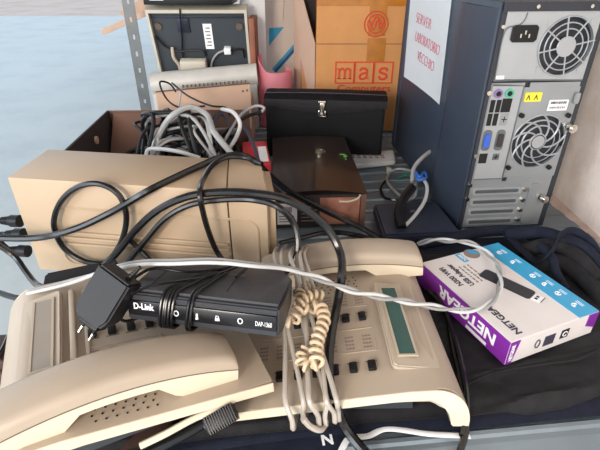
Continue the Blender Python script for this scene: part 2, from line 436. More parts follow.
bm = bm_new(); box(bm, 0.0395, 0.0485, -0.0048, -0.004, 0.1552, 0.1568); box(bm, 0.0432, 0.0448, -0.0048, -0.004, 0.1515, 0.1605); obj('cross_mark', bm, 'dark_hole', b)
# expansion slots
for k in range(4):
    z = 0.085 - k * 0.0225
    bm = bm_new(); prism(bm, rrect(0.014, 0.113, z-0.008, z+0.006, 0.004), -0.0035, -0.001); s = obj('slot_cover', bm, 'steel_light', tw)
    bm = bm_new(); prism(bm, rrect(0.018, 0.106, z-0.004, z+0.003, 0.003), -0.0042, -0.0032); obj('slot_groove', bm, 'steel_dark', s)
    bm = bm_new(); cyl(bm, (0.120, -0.006, z), (0.120, -0.001, z), 0.004, 10); obj('screw', bm, 'chrome', tw)
bm = bm_new(); prism(bm, rrect(0.128, 0.150, 0.008, 0.098, 0.01), -0.0045, -0.001); obj('slot_clamp', bm, 'steel', tw)
for x, z in ((0.173, 0.209), (0.160, 0.066)):
    bm = bm_new(); cyl(bm, (x, -0.014, z), (x, -0.003, z), 0.008, 14); cyl(bm, (x, -0.017, z), (x, -0.014, z), 0.005, 12); obj('thumbscrew', bm, 'chrome', tw)
bm = bm_new(); prism(bm, rrect(0.164, 0.173, 0.252, 0.272, 0.004), -0.006, -0.003); obj('lock_loop', bm, 'steel', tw)
for x, z in ((0.004, 0.38), (0.055, H-0.003), (0.145, H-0.003), (0.004, 0.275), (0.004, 0.16), (0.004, 0.10), (0.004, 0.07)):
    bm = bm_new(); cyl(bm, (x, -0.008, z), (x, -0.004, z), 0.0042 if z < 0.3 else 0.003, 10); obj('screw', bm, 'chrome', tw)
bm = bm_new(); box(bm, 0.073, 0.104, -0.0016, -0.0008, 0.257, 0.273); st = obj('warning_sticker', bm, 'yellow', tw)
bm = bm_new()
for x in (0.080, 0.094):
    prism(bm, [(x-0.004, 0.260), (x, 0.270), (x+0.004, 0.260), (x+0.0025, 0.260), (x, 0.266), (x-0.0025, 0.260)], -0.002, -0.0014)
obj('warning_mark', bm, 'dark_hole', st)
bm = bm_new(); box(bm, 0.121, 0.157, -0.0016, -0.0008, 0.240, 0.259); st = obj('barcode_sticker', bm, 'white', tw)
bm = bm_new()
x = 0.124
while x < 0.153:
    w_ = random.choice((0.0006, 0.001, 0.0014)); box(bm, x, x+w_, -0.002, -0.0014, 0.252, 0.2565); box(bm, x, x+w_*.7, -0.002, -0.0014, 0.2435, 0.2475); x += w_ + random.choice((0.0006, 0.001))
obj('barcode', bm, 'ink', st)
# sheet of paper taped on the side panel
PM = TM @ frame((-0.0062, 0, 0), (0, -1, 0), (0, 0, 1))
pp = thing('paper_sheet', 'white paper sheet with red handwriting stuck to the tower side', 'paper', PM)
bm = bm_new()
g = [[None]*9 for _ in range(9)]
c00, c10, c01, c11 = Vector((-0.431, 0.212, 0)), Vector((-0.166, 0.209, 0)), Vector((-0.462, 0.412, 0)), Vector((-0.196, 0.412, 0))
for i in range(9):
    for j in range(9):
        a, b_ = i/8, j/8
        p = c00.lerp(c10, a).lerp(c01.lerp(c11, a), b_); p.z = 0.0008 + 0.004*(abs(a-.5)*2)**3*(1-b_)
        g[i][j] = bm.verts.new(p)
for i in range(8):
    for j in range(8):
        f = bm.faces.new([g[i][j], g[i+1][j], g[i+1][j+1], g[i][j+1]]); f.smooth = True
geo = bmesh.ops.solidify(bm, geom=bm.faces[:], thickness=0.0005)
obj('sheet', bm, 'paper', pp)
for s_, x, z, w_ in (('SERVER', -0.395, 0.347, 0.105), ('LABORATORIO', -0.385, 0.307, 0.165), ('VECCHIO', -0.352, 0.268, 0.115)):
    text(s_, 0.032, 'red_ink', pp, Matrix.Translation((x, z, 0.0022)) @ Matrix.Rotation(R(-3), 4, 'Z'), 0.0004, 'handwriting', -0.0009, w_)

# ------------------------------------------------------------------ desk telephones
def prof(x):            # top surface height of the telephone body
    if x < 0.205: return 0.026 + 0.032 * (x/0.205)
    if x < 0.235: return 0.058 + 0.002*(x-0.205)/0.03
    t = (x-0.235)/0.045
    return 0.060 * math.sqrt(max(0, 1 - t*t)) if t < 1 else 0.0
SL = math.atan(0.032/0.205)
def telephone(label, mw, hoff, gridy, keys, tilt=0.0, lcd='lcd', hyaw=0.0, rise=0.017, dx=0.0, gx=0.0):
    L, Wd = 0.28, 0.262
    t = thing('desk_telephone', label, 'telephone', mw)
    top = [(x, prof(x)) for x in [0, 0.05, 0.1, 0.15, 0.19, 0.205, 0.22, 0.235]] + [(0.235+0.045*math.sin(R(a)), 0.060*math.cos(R(a))) for a in range(9, 91, 9)]
    bot = [(0.235+0.045*math.sin(R(a))-0.020, 0.060*math.cos(R(a))*0.9-0.006) for a in range(80, 10, -10)]
    bot = [(0.262, 0.0)] + [(x, max(0.001, z)) for x, z in bot] + [(x, prof(x)-0.014) for x in (0.19, 0.1, 0.0)]
    b = bm_new(); prism(b, top + bot, 0, Wd)
    eds = [e for e in b.edges if abs(e.verts[0].co.y - e.verts[1].co.y) < 1e-6]
    bmesh.ops.bevel(b, geom=eds, offset=0.003, segments=2, affect='EDGES')
    body = obj('body', b, 'beige', t)
    for y_ in (-0.0008, Wd-0.0004):       # thin cream strips that paint in the light on the side edges
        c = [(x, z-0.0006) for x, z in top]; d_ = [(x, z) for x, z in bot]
        b = bm_new(); prism(b, c + d_, y_, y_+0.0012); obj('lit_side_strip', b, 'cream', t)
    if lcd == 'smoke_window':
        b = bm_new(); rbox(b, 0.188, 0.195, 0.030, 0.19, 0.050, 0.0615, 0.002); obj('moulded_ridge', b, 'beige_light', t)
        b = bm_new(); rbox(b, 0.175, 0.180, 0.030, 0.19, 0.048, 0.0555, 0.0015); obj('moulded_ridge', b, 'beige_light', t)
    # lower tub
    b = bm_new(); prism(b, [(0.004, 0.0), (0.004, 0.012), (0.2, 0.043), (0.215, 0.043), (0.222, 0.0)], 0.024, Wd-0.024); obj('base_plate', b, 'phone_grey', t)
    T = Matrix.Translation((0, 0, 0.026)) @ Matrix.Rotation(-SL, 4, 'Y')     # sloping key deck, local x,y on the surface
    # raised display housing
    b = bm_new()
    rb = bmesh.new(); prism_z(rb, rrect(0.193+dx, 0.250, 0.030, 0.186, 0.006), 0.0, 0.008)
    for v in rb.verts:
        v.co.z += 0.054 + (0.003 if v.co.x < 0.222+dx else 0.0) - (0.004 if v.co.x > 0.24 and v.co.z > 0.004 else 0)
    bmesh.ops.bevel(rb, geom=[e for e in rb.edges if all(v.co.z > 0.056 for v in e.verts)], offset=0.002, segments=2, affect='EDGES')
    merge(b, rb)
    bez = obj('display_housing', b, 'beige_light', t)
    b = bm_new()
    for q in ((0.201, 0.2035, 0.044, 0.172), (0.2225, 0.225, 0.044, 0.172), (0.2035, 0.2225, 0.044, 0.0465), (0.2035, 0.2225, 0.1695, 0.172)):
        box(b, q[0]+dx, q[1]+dx, q[2], q[3], 0.064, 0.0662)
    obj('display_frame', b, 'beige_light', bez)
    b = bm_new(); box(b, 0.2035+dx, 0.2225+dx, 0.046, 0.170, 0.0635, 0.0655)
    d = obj('display', b, lcd, t)
    # outlined label fields
    for y0, y1, x0, x1 in ((0.064, 0.104, 0.02, 0.184), (0.146, 0.180, 0.10, 0.184)):
        b = bm_new()
        e = 0.0012
        for q in ((x0, x1, y0, y0+e), (x0, x1, y1-e, y1), (x0, x0+e, y0, y1), (x1-e, x1, y0, y1)): box(b, q[0], q[1], q[2], q[3], 0, 0.0008, T)
        fl = obj('label_field', b, 'beige_light', t)
        b = bm_new()
        for k in range(7):
            x = 0.045 + k*0.0215
            if x < x0 or x > x1 - 0.01: continue
            for r_ in range(4):
                box(b, x-0.005, x+0.0055, y0+0.006+r_*0.0062, y0+0.0075+r_*0.0062, 0.0, 0.0004, T)
                for c_ in range(3): box(b, x-0.005+c_*0.004, x-0.003+c_*0.004, y0+0.0075+r_*0.0062, y0+0.009+r_*0.0062, 0.0, 0.0004, T)
        obj('lettering', b, 'ink_grey', fl)
    for x, y in keys:
        b = bm_new(); rbox(b, x-0.0048, x+0.0048, y-0.007, y+0.007, 0.0, 0.005, 0.0015, 2, T)
        k = obj('key', b, 'black', t)
        b = bm_new(); box(b, x-0.007, x+0.007, y+0.0075, y+0.0085, 0, 0.0006, T); obj('key_line', b, 'groove', k)
    b = bm_new()
    for i in range(7):
        for j in range(5):
            q = T @ Vector((0.115+gx+i*0.0095+(j % 2)*0.003, gridy+j*0.0072, 0.0)); cyl(b, q, q+Vector((0, 0, 0.0005)), 0.0012, 8)
    obj('speaker_grid', b, 'dark_hole', t)
    # handset
    hx0, hx1, hy0, hy1 = 0.036, 0.275, 0.208, 0.260
    hm = Matrix.Translation((0.04, hoff+0.23, 0.0)) @ Matrix.Rotation(R(hyaw), 4, 'Z') @ Matrix.Translation((-0.04, -0.23, 0.0)) @ Matrix.Translation((0, 0, 0.025)) @ Matrix.Rotation(-SL*0.72+tilt, 4, 'Y')
    def arcz(x, base, rise):
        s = (x-hx0)/(hx1-hx0); return base + rise*(1-(2*s-1)**2)
    xs = [hx0+(hx1-hx0)*i/20 for i in range(21)]
    seam = lambda x: arcz(x, 0.017, rise)
    b = bm_new(); rings = []
    st = [(hx0, 0.62), (hx0+0.001, 0.80), (hx0+0.004, 0.93), (hx0+0.010, 1.0)] + [(hx0+0.010+(hx1-hx0-0.020)*i/24, 1.0) for i in range(1, 24)] + [(hx1-0.010, 1.0), (hx1-0.004, 0.93), (hx1-0.001, 0.80), (hx1, 0.62)]
    rr = 0.0115
    for x, f in st:
        zs, zt = seam(x)+0.0004, arcz(x, 0.034, rise)
        zt = zs + (zt-zs)*f
        sec = [(hy0, zs)] + [(hy0+rr-rr*math.cos(R(a)), zt-rr*0.8+rr*0.8*math.sin(R(a))) for a in (0, 15, 30, 45, 60, 75)] + [((hy0+hy1)/2, zt+0.0015)] + [(hy1-rr+rr*math.sin(R(a)), zt-rr*0.8+rr*0.8*math.cos(R(a))) for a in (15, 30, 45, 60, 75, 90)] + [(hy1, zs)]
        rings.append([b.verts.new(hm @ Vector((x, y, z))) for y, z in sec])
    for A_, B_ in zip(rings, rings[1:]):
        for k in range(len(A_)): b.faces.new([A_[k], A_[(k+1) % len(A_)], B_[(k+1) % len(A_)], B_[k]])
    b.faces.new(rings[0]); b.faces.new(rings[-1])
    hs = obj('handset', b, 'beige', t)
    low = [(x, seam(x)-0.0006) for x in xs]
    und = [(hx1, 0.002), (hx1-0.056, 0.002), (hx1-0.068, 0.009)] + [(x, seam(x)-0.011) for x in xs[::-1] if hx0+0.075 < x < hx1-0.075] + [(hx0+0.068, 0.009), (hx0+0.056, 0.002), (hx0, 0.002)]
    b = bm_new(); prism(b, low + und, hy0+0.0006, hy1-0.0006, hm); bmesh.ops.bevel(b, geom=[e for e in b.edges if e.calc_face_angle(0) > 0.5 and abs(e.verts[0].co.z-e.verts[1].co.z) < 0.03], offset=0.0015, segments=2, affect='EDGES')
    
    obj('handset_underside', b, 'cream', hs)
    b = bm_new(); prism(b, [(x, seam(x)+0.0006) for x in xs] + [(x, seam(x)-0.0008) for x in xs[::-1]], hy0-0.0002, hy1+0.0002, hm); obj('seam', b, 'groove', hs)
    b = bm_new(); zz = arcz(0.258, 0.034, rise)
    rbox(b, 0.252, 0.257, hy0+0.013, hy0+0.036, zz-0.003, zz+0.0006, 0.0002, 1, hm); bd = obj('maker_badge', b, 'teal', hs)
    text('SIEMENS', 0.0055, 'beige_light', bd, hm @ Matrix.Translation((0.2564, hy0+0.0145, zz+0.0006)) @ Matrix.Rotation(R(90), 4, 'Z'), 0.0001, 'lettering', 0, 0.020)
    return t
k1 = [(0.045+k*0.0215, y) for y in (0.040, 0.124) for k in range(7)] + [(0.045+k*0.0215, 0.19) for k in range(3)]
PH1 = yaw((-0.088, 0.325, TZ+0.016), 1.0)
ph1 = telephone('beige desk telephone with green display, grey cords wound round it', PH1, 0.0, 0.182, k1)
e1 = Vector((math.cos(R(25)), math.sin(R(25)), 0)); e2 = Vector((-e1.y, e1.x, 0))
corner = Vector((-0.029, 0.343, 0))
o2 = corner + e2*0.262
PH2 = Matrix.Translation((o2.x, o2.y, TZ+0.046)) @ Matrix.Rotation(R(205), 4, 'Z') @ Matrix.Rotation(R(2), 4, 'Y')
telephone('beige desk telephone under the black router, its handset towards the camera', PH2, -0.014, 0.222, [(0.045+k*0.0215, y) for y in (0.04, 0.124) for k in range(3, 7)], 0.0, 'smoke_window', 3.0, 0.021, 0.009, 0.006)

# ------------------------------------------------------------------ beige power unit
UM = frame(UO + Vector((0, 0, 0.0035)), UX, UY)
USH = lambda v: (v.co.y/0.125)*(0.014+0.022*v.co.x/0.43)
up_ = thing('power_supply_unit', 'long beige uninterruptible power unit lying behind the telephones', 'power unit', UM)
bm = bm_new(); rbox(bm, 0, 0.3555, 0, 0.125, 0, 0.178, 0.003, 2)
for v in bm.verts: v.co.x -= USH(v)
obj('casing', bm, 'beige_ups', up_)
b = bmesh.new(); box(b, 0.3572, 0.430, 0.0, 0.125, 0, 0.178)
for v in b.verts: v.co.x -= USH(v)
bmesh.ops.bevel(b, geom=[e for e in b.edges if all(v.co.x > 0.375 for v in e.verts)], offset=0.014, segments=5, affect='EDGES')
bm = bm_new(); merge(bm, b); o = obj('end_cap', bm, 'beige_ups', up_)
def outline(bm, x0, x1, z0, z1, r, w, y=0.0):
    pts = [Vector((x, y, z)) for x, z in rrect(x0, x1, z0, z1, r, 6)]
    tube(bm, pts + [pts[0]], w, 6, raw=True)
bm = bm_new(); outline(bm, 0.060, 0.40, 0.020, 0.130, 0.018, 0.0026); obj('panel_ridge', bm, 'beige_ups', up_)
for z in (0.060, 0.072, 0.082):
    bm = bm_new(); rbox(bm, 0.052, 0.352, -0.0045, 0.001, z, z+0.005, 0.0015); obj('panel_ridge', bm, 'beige_ups', up_)
for x in (0.105, 0.137):
    bm = bm_new(); box(bm, x, x+0.02, -0.001, 0.002, 0.016, 0.0185); obj('vent_slot', bm, 'dark_hole', up_)
for z, nm in ((0.115, 'a'), (0.085, 'b'), (0.05, 'c')):
    bm = bm_new(); box(bm, -0.003, 0.001, 0.02, 0.05, z-0.012, z+0.012); obj('socket', bm, 'black', up_)

# ------------------------------------------------------------------ router
rf0, rf1 = P(127, 319, 0.122), P(280, 338, 0.122)
RX = (rf1 - rf0); RW = RX.length; RX.normalize()
RZ = (Matrix.Rotation(R(-12), 3, RX) @ Vector((0, 0, 1)))      # leans back
RM = frame(rf0, RX, RZ.cross(RX))
rt = thing('wireless_router', 'black wireless router with wrapped cords on top of the telephones', 'router', RM)
RH = 0.034; RD = 0.105
b = bmesh.new(); prism_z(b, [(0.002, 0.0), (RW-0.002, 0.0), (RW, 0.02), (RW-0.002, RD*0.75), (RW-0.02, RD), (0.02, RD), (0.002, RD*0.75), (0, 0.02)], 0.0, RH)
bmesh.ops.bevel(b, geom=[e for e in b.edges], offset=0.002, segments=2, affect='EDGES')
bm = bm_new(); merge(bm, b); obj('casing', bm, 'router_body', rt)
bm = bm_new(); rbox(bm, 0.004, RW-0.004, -0.0025, 0.004, 0.008, RH-0.008, 0.001); fp = obj('front_panel', bm, 'router_front', rt)
b = bmesh.new(); prism_z(b, [(0.004, 0.006), (RW-0.004, 0.006), (RW-0.003, RD*0.7), (RW-0.024, RD-0.006), (0.024, RD-0.006), (0.003, RD*0.7)], RH-0.001, RH+0.003)
bm = bm_new(); merge(bm, b); tp = obj('top_cover', bm, 'router_top', rt)
FM = frame((0, -0.0027, 0), (1, 0, 0), (0, 0, 1))
text('D-Link', 0.0105, 'white', fp, FM @ Matrix.Translation((0.011, 0.0165, 0)), 0.0002, 'lettering', 0.0003, 0.024)
text('DAP-1360', 0.008, 'white', fp, FM @ Matrix.Translation((RW-0.027, 0.013, 0)), 0.0002, 'lettering', 0, 0.018)
text('D-Link', 0.009, 'ink_grey', tp, Matrix.Translation((RW*0.55, RD*0.62, RH+0.003)), 0.0001, 'lettering', 0, 0.022)
for k, x in enumerate((0.345, 0.48, 0.61, 0.755)):
    cx = RW*x; cz = 0.0165; bm = bm_new()
    if k == 0 or k == 3: tube(bm, [Vector((cx+0.0026*math.cos(a*.7), -0.0029, cz+0.0032*math.sin(a*.7))) for a in range(10)], 0.0006, 5, raw=True)
    if k == 1: cyl(bm, (cx, -0.003, cz-0.003), (cx, -0.003, cz+0.003), 0.0012, 6); cyl(bm, (cx, -0.003, cz-0.0035), (cx, -0.003, cz), 0.002, 6, 0.0005)
    if k == 2: box(bm, cx-0.0024, cx+0.0024, -0.0032, -0.0026, cz-0.003, cz); tube(bm, [Vector((cx-0.0015, -0.003, cz)), Vector((cx-0.0012, -0.003, cz+0.003)), Vector((cx+0.0012, -0.003, cz+0.003)), Vector((cx+0.0015, -0.003, cz))], 0.0005, 5, raw=True)
    obj('status_symbol', bm, 'white', fp)
for k in range(9):
    bm = bm_new(); cyl(bm, (0.05+k*0.012, RD-0.010, RH+0.0028), (0.05+k*0.012, RD-0.010, RH+0.0034), 0.0016, 8); obj('vent_hole', bm, 'dark_hole', tp)
for x in (0.12, 0.62):      # strap ridges moulded into the cover
    bm = bm_new(); rbox(bm, RW*x, RW*x+0.002, 0.02, RD-0.02, RH+0.002, RH+0.0036, 0.0005); obj('moulded_rib', bm, 'router_body', tp)
# cord wound round the router
def rp(x, y, z): return RM @ Vector((x, y, z))
def rcord(pts, r_):
    bm = bm_new(); tube(bm, [RM.inverted() @ K(p) if not isinstance(p, Vector) else RM.inverted() @ p for p in pts], r_, 8); obj('cord', bm, 'black_cable', rt)
for i, (xa, xb) in enumerate(((0.245, 0.44), (0.30, 0.47), (0.42, 0.53), (0.28, 0.50))):
    a, b_ = RW*xa*1.0, RW*xb
    rcord([rp(b_, 0.075, RH+0.005), rp((a+b_)/2, 0.035, RH+0.0055), rp(a+0.003, 0.004, RH+0.004), rp(a, -0.005, RH*0.5), rp(a-0.001, -0.003, -0.002), rp(a+0.004, 0.02, -0.003)], 0.0017)
    if i < 3: rcord([rp(b_+0.003, 0.070, RH+0.005), rp((a+b_)/2+0.004, 0.035, RH+0.0055), rp(a+0.007, 0.004, RH+0.004), rp(a+0.004, -0.005, RH*0.5), rp(a+0.003, -0.003, -0.002), rp(a+0.008, 0.02, -0.003)], 0.0017)
rcord([rp(0.02, 0.03, -0.003), rp(-0.004, 0.0, -0.003), rp(-0.006, -0.006, 0.015), rp(0.02, 0.0, RH+0.006), rp(0.08, 0.05, RH+0.006), rp(0.105, 0.08, RH+0.008)], 0.0019)
rcord([(128, 282, .150), rp(0.01, 0.045, RH+0.010), rp(0.05, 0.055, RH+0.006), rp(0.09, 0.07, RH+0.008), rp(0.112, 0.085, RH+0.010)], 0.0019)
rcord([rp(0.075, 0.085, RH+0.006), rp(0.098, 0.09, RH+0.010), rp(0.118, 0.08, RH+0.010), rp(0.112, 0.055, RH+0.006)], 0.0019)

# ------------------------------------------------------------------ wall plug adapter
ac = P(107, 298, 0.150)
ax = Vector((0.50, 0.32, 0.66)).normalized()       # from prongs towards the cord
AM = frame(ac, Vector((0.80, -0.42, -0.35)), ax) @ Matrix.Scale(0.84, 4)
ad = thing('power_adapter', 'black wall plug power adapter with two pins, leaning on the left telephone', 'adapter', AM)
bm = bm_new()
b = bmesh.new(); prism_z(b, [(-0.026, -0.020), (-0.020, -0.034), (0.020, -0.034), (0.027, -0.020), (0.027, 0.038), (-0.026, 0.038)], -0.018, 0.018)
bmesh.ops.bevel(b, geom=b.edges[:], offset=0.003, segments=2, affect='EDGES'); merge(bm, b); obj('housing', bm, 'black', ad)
b = bm_new(); rbox(b, -0.016, 0.017, -0.042, -0.033, -0.013, 0.013, 0.003); obj('pin_base', b, 'black', ad)
for x in (-0.009, 0.010):
    b = bm_new(); cyl(b, (x, -0.041, 0), (x, -0.050, 0), 0.0024, 10); pn = obj('pin_sleeve', b, 'black', ad)
    b = bm_new(); cyl(b, (x, -0.050, 0), (x, -0.060, 0), 0.0022, 10); obj('pin', b, 'chrome', pn)
b = bm_new()
for k in range(5): cyl(b, (0.012+k*0.001, 0.038+k*0.004, 0), (0.012+k*0.001, 0.0405+k*0.004, 0), 0.0045-k*0.0004, 12)
cyl(b, (0.012, 0.037, 0), (0.017, 0.060, 0), 0.0026, 10); obj('strain_relief', b, 'black', ad)

# ------------------------------------------------------------------ laptop bag under everything on the right
def fbm(x, y, s):
    from mathutils import noise
    return noise.fractal(Vector((x*s, y*s, 3.1)), 1.0, 2.0, 4)
def sheet(name, x0, x1, ny, front, back, hfun, m, parent, nx=110, thick=0.002):
    bm = bm_new(); g = []
    for i in range(nx+1):
        x = x0+(x1-x0)*i/nx; f, bk = front(x), back(x); row = []
        for j in range(ny+1):
            y = f+(bk-f)*j/ny; row.append(bm.verts.new((x, y, TZ + hfun(x, y, j/ny, i/nx))))
        g.append(row)
    for i in range(nx):
        for j in range(ny):
            fc = bm.faces.new([g[i][j], g[i+1][j], g[i+1][j+1], g[i][j+1]]); fc.smooth = True
    # skirt down to the deck so that it is a closed body
    lo = {}
    rim = [g[i][0] for i in range(nx+1)] + [g[nx][j] for j in range(1, ny+1)] + [g[i][ny] for i in range(nx-1, -1, -1)] + [g[0][j] for j in range(ny-1, 0, -1)]
    L = [bm.verts.new((v.co.x, v.co.y, TZ+0.0045)) for v in rim]
    for k in range(len(rim)): bm.faces.new([rim[k], L[k], L[(k+1) % len(rim)], rim[(k+1) % len(rim)]])
    bm.faces.new(L)
    return obj(name, bm, m, parent)
def interp(pts, x):
    if x <= pts[0][0]: return pts[0][1]
    for a, b_ in zip(pts, pts[1:]):
        if x <= b_[0]: return a[1]+(b_[1]-a[1])*(x-a[0])/(b_[0]-a[0])
    return pts[-1][1]
bg = thing('laptop_bag', 'soft black and navy fabric bag spread under the telephone and the white box', 'bag', Matrix.Identity(4))
frontA = [(-0.30, 0.262), (-0.2, 0.275), (-0.1, 0.305), (0.0, 0.321), (0.1, 0.328), (0.2, 0.333), (0.30, 0.345), (0.38, 0.353), (0.56, 0.372)]
backA = [(-0.30, 0.46), (-0.02, 0.54), (0.02, 0.60), (0.15, 0.68), (0.22, 0.74), (0.56, 0.77)]
def hA(x, y, t, s):
    e = min(1, t/0.03, (1-t)/0.05, s/0.03, (1-s)/0.03); h = 0.0065+0.0025*e
    return h + 0.0012*fbm(x, y, 22)*e
sheet('bag_body', -0.30, 0.56, 60, lambda x: interp(frontA, x), lambda x: interp(backA, x), hA, 'fabric_navy', bg)
frontB = [(-0.30, 0.285), (-0.1, 0.318), (0.1, 0.340), (0.2, 0.347), (0.245, 0.352), (0.27, 0.349), (0.32, 0.358), (0.38, 0.379), (0.44, 0.392), (0.56, 0.41)]
backB = [(-0.30, 0.45), (-0.02, 0.53), (0.02, 0.59), (0.22, 0.70), (0.40, 0.70), (0.56, 0.66)]
def hB(x, y, t, s):
    e = max(0.0, min(1, t/0.06, (1-t)/0.06, s/0.04, (1-s)/0.04)); e = e*e*(3-2*e)
    h = 0.0095 + 0.006*e
    h += 0.0034*fbm(x*0.6, y*1.6, 18)*e*(1 if (x > 0.2 or x < -0.1) else 0.2)
    h += 0.009*math.exp(-((y-0.36-0.22*(x-0.26))/0.006)**2)*math.exp(-((x-0.30)/0.08)**2)
    h += 0.004*math.exp(-((y-0.42-0.25*(x-0.3))/0.004)**2)*e if x > 0.22 else 0
    return h
sheet('bag_flap', -0.29, 0.55, 90, lambda x: interp(frontB, x), lambda x: interp(backB, x), hB, 'fabric', bg, nx=130)
# stitched piping seam across the flap
bm = bm_new(); sp = [(466, 385, .0165), (490, 374, .018), (515, 369, .019), (545, 364, .02), (575, 360, .02), (598, 350, .02)]
tube(bm, [P(*p) for p in sp], 0.0016, 6); obj('piping', bm, 'fabric', bg)
# soft folds behind the white box
for i, (pts, r_, m_) in enumerate((
    ([(505, 236, .030), (535, 232, .045), (560, 238, .055), (585, 250, .05), (600, 270, .03)], 0.012, 'fabric_navy'),
    ([(520, 252, .020), (550, 245, .040), (575, 255, .045), (598, 280, .03)], 0.013, 'fabric'),
    ([(530, 268, .016), (560, 262, .028), (590, 285, .025), (604, 305, .015)], 0.014, 'fabric'),
    ([(420, 244, .015), (450, 238, .02), (480, 232, .022), (515, 231, .03), (545, 240, .03)], 0.011, 'fabric_navy'),
    ([(540, 245, .05), (552, 258, .05), (556, 272, .04), (566, 290, .03)], 0.007, 'fabric_navy'),
    )):
    bm = bm_new(); tube(bm, [P(*p) for p in pts], r_, 12, 0.75); obj('fold', bm, m_, bg)
bm = bm_new(); tube(bm, [P(*p) for p in [(505, 232, .03), (525, 252, .035), (540, 262, .04), (553, 250, .065), (560, 236, .07), (575, 232, .066), (590, 243, .055), (602, 265, .03)]], 0.0085, 8, 0.22, up=(0, 0, 1)); obj('strap', bm, 'fabric_navy', bg)

# printed cloth in front
pc = thing('printed_cloth', 'navy folded cloth with white print at the front edge of the shelf', 'cloth', Matrix.Identity(4))
bm = bm_new(); q = [P(225, 437, .006), P(335, 429, .006), P(352, 435, .006), P(330, 470, .006), P(215, 470, .006)]
prism_z(bm, [(p.x, p.y) for p in q], TZ+0.0045, TZ+0.0064); obj('navy_field', bm, 'fabric_navy', pc)
bm = bm_new(); tube(bm, [P(334, 470, .0075), P(343, 447, .0075), P(350, 438, .0075), P(368, 436, .0075), P(385, 429, .0075), P(430, 434, .0075), P(470, 436, .0075)], 0.0036, 8, 0.2, up=(0, 0, 1)); obj('white_stripe', bm, 'white', pc)
text('N', 0.018, 'white', pc, Matrix.Translation(P(322, 445, .0067)) @ Matrix.Rotation(R(8), 4, 'Z'), 0.0003, 'lettering', 0.0006)

# ------------------------------------------------------------------ boxed adapter (white and purple)
nb, lb, rb_ = Vector((0.266, 0.416, 0)), Vector((0.196, 0.594, 0)), Vector((0.412, 0.476, 0))
BL_, BW_ = (lb-nb).length, 0.158
bx = (rb_-nb).normalized(); NBM = frame(Vector((nb.x, nb.y, TZ+0.0185)), bx, (lb-nb))     # x along the short side, y along the purple side
nbx = thing('product_box', 'white and purple boxed USB network adapter lying on the black bag', 'box', NBM)
BH = 0.040
b = bmesh.new(); box(b, 0, BW_, 0, BL_, 0, BH); bmesh.ops.bevel(b, geom=b.edges[:], offset=0.0012, segments=2, affect='EDGES')
bm = bm_new(); merge(bm, b); obj('carton', bm, 'box_white', nbx)
bm = bm_new(); box(bm, -0.0005, 0.0006, 0.001, BL_-0.001, 0.001, BH-0.001); ps = obj('purple_side', bm, 'purple', nbx)
bm = bm_new(); prism(bm, [(0.001, 0.001), (0.001, BH-0.001), (0.016, BH-0.001), (0.010, 0.001)], -0.0005, 0.0006); obj('purple_corner', bm, 'purple', nbx)
bm = bm_new(); prism(bm, [(BW_-0.02, 0.02), (BW_-0.02, BH-0.001), (BW_-0.001, BH-0.001), (BW_-0.001, 0.012)], -0.0005, 0.0006); obj('purple_corner', bm, 'purple', nbx)
bm = bm_new(); box(bm, BW_-0.038, BW_-0.001, 0.001, BL_-0.001, BH-0.0006, BH+0.0005); bb = obj('blue_band', bm, 'band_blue', nbx)
bm = bm_new()
for k, y in enumerate((0.022, 0.050, 0.073, 0.096, 0.135, 0.165)):
    x = BW_-0.022
    tube(bm, [Vector((x+0.004*math.cos(a*0.8), y+0.004*math.sin(a*0.8), BH+0.0008)) for a in range(8 if k % 2 else 6)], 0.0008, 5, raw=True)
    cyl(bm, (x, y, BH+0.0004), (x, y, BH+0.0009), 0.0016, 8)
    for j in range(2): box(bm, x+0.008+j*0.003, x+0.0088+j*0.003, y-0.006, y+0.006, BH+0.0004, BH+0.0008)
obj('white_icons', bm, 'white', bb)
TT = lambda x, y: Matrix.Translation((x, y, BH+0.0003)) @ Matrix.Rotation(R(90), 4, 'Z')
text('N300 WiFi', 0.0125, 'ink', nbx, TT(0.024, 0.118), 0.0002, 'lettering', 0.0003, 0.048)
text('USB Adapter', 0.0125, 'ink', nbx, TT(0.040, 0.112), 0.0002, 'lettering', 0.0003, 0.058)
text('NETGEAR', 0.014, 'ink', nbx, TT(0.027, 0.008), 0.0002, 'lettering', 0.0004, 0.066)
bm = bm_new()
for k in range(3):
    y = 0.115
    while y < 0.156:
        l_ = random.uniform(0.003, 0.008); box(bm, 0.047+k*0.008, 0.0495+k*0.008, y, y+l_, BH, BH+0.0004); y += l_+0.0018
obj('small_print', bm, 'ink_grey', nbx)
bm = bm_new(); rbox(bm, 0.064, 0.074, 0.165, 0.188, BH, BH+0.0006, 0.0002, 1); lo = obj('blue_tab', bm, 'band_blue', nbx)
text('N300', 0.008, 'white', lo, Matrix.Translation((0.0725, 0.168, BH+0.0006)) @ Matrix.Rotation(R(90), 4, 'Z'), 0.0001, 'lettering', 0.0002, 0.017)
bm = bm_new(); cyl(bm, (0.092, 0.180, BH), (0.092, 0.180, BH+0.0006), 0.013, 24); g_ = obj('round_badge', bm, 'ink_grey', nbx)
bm = bm_new(); prism_z(bm, [(0.092, 0.180)] + arc_pts(0.092, 0.180, 0.011, -30, 100, 8), BH+0.0005, BH+0.001); obj('badge_mark', bm, 'band_blue', g_)
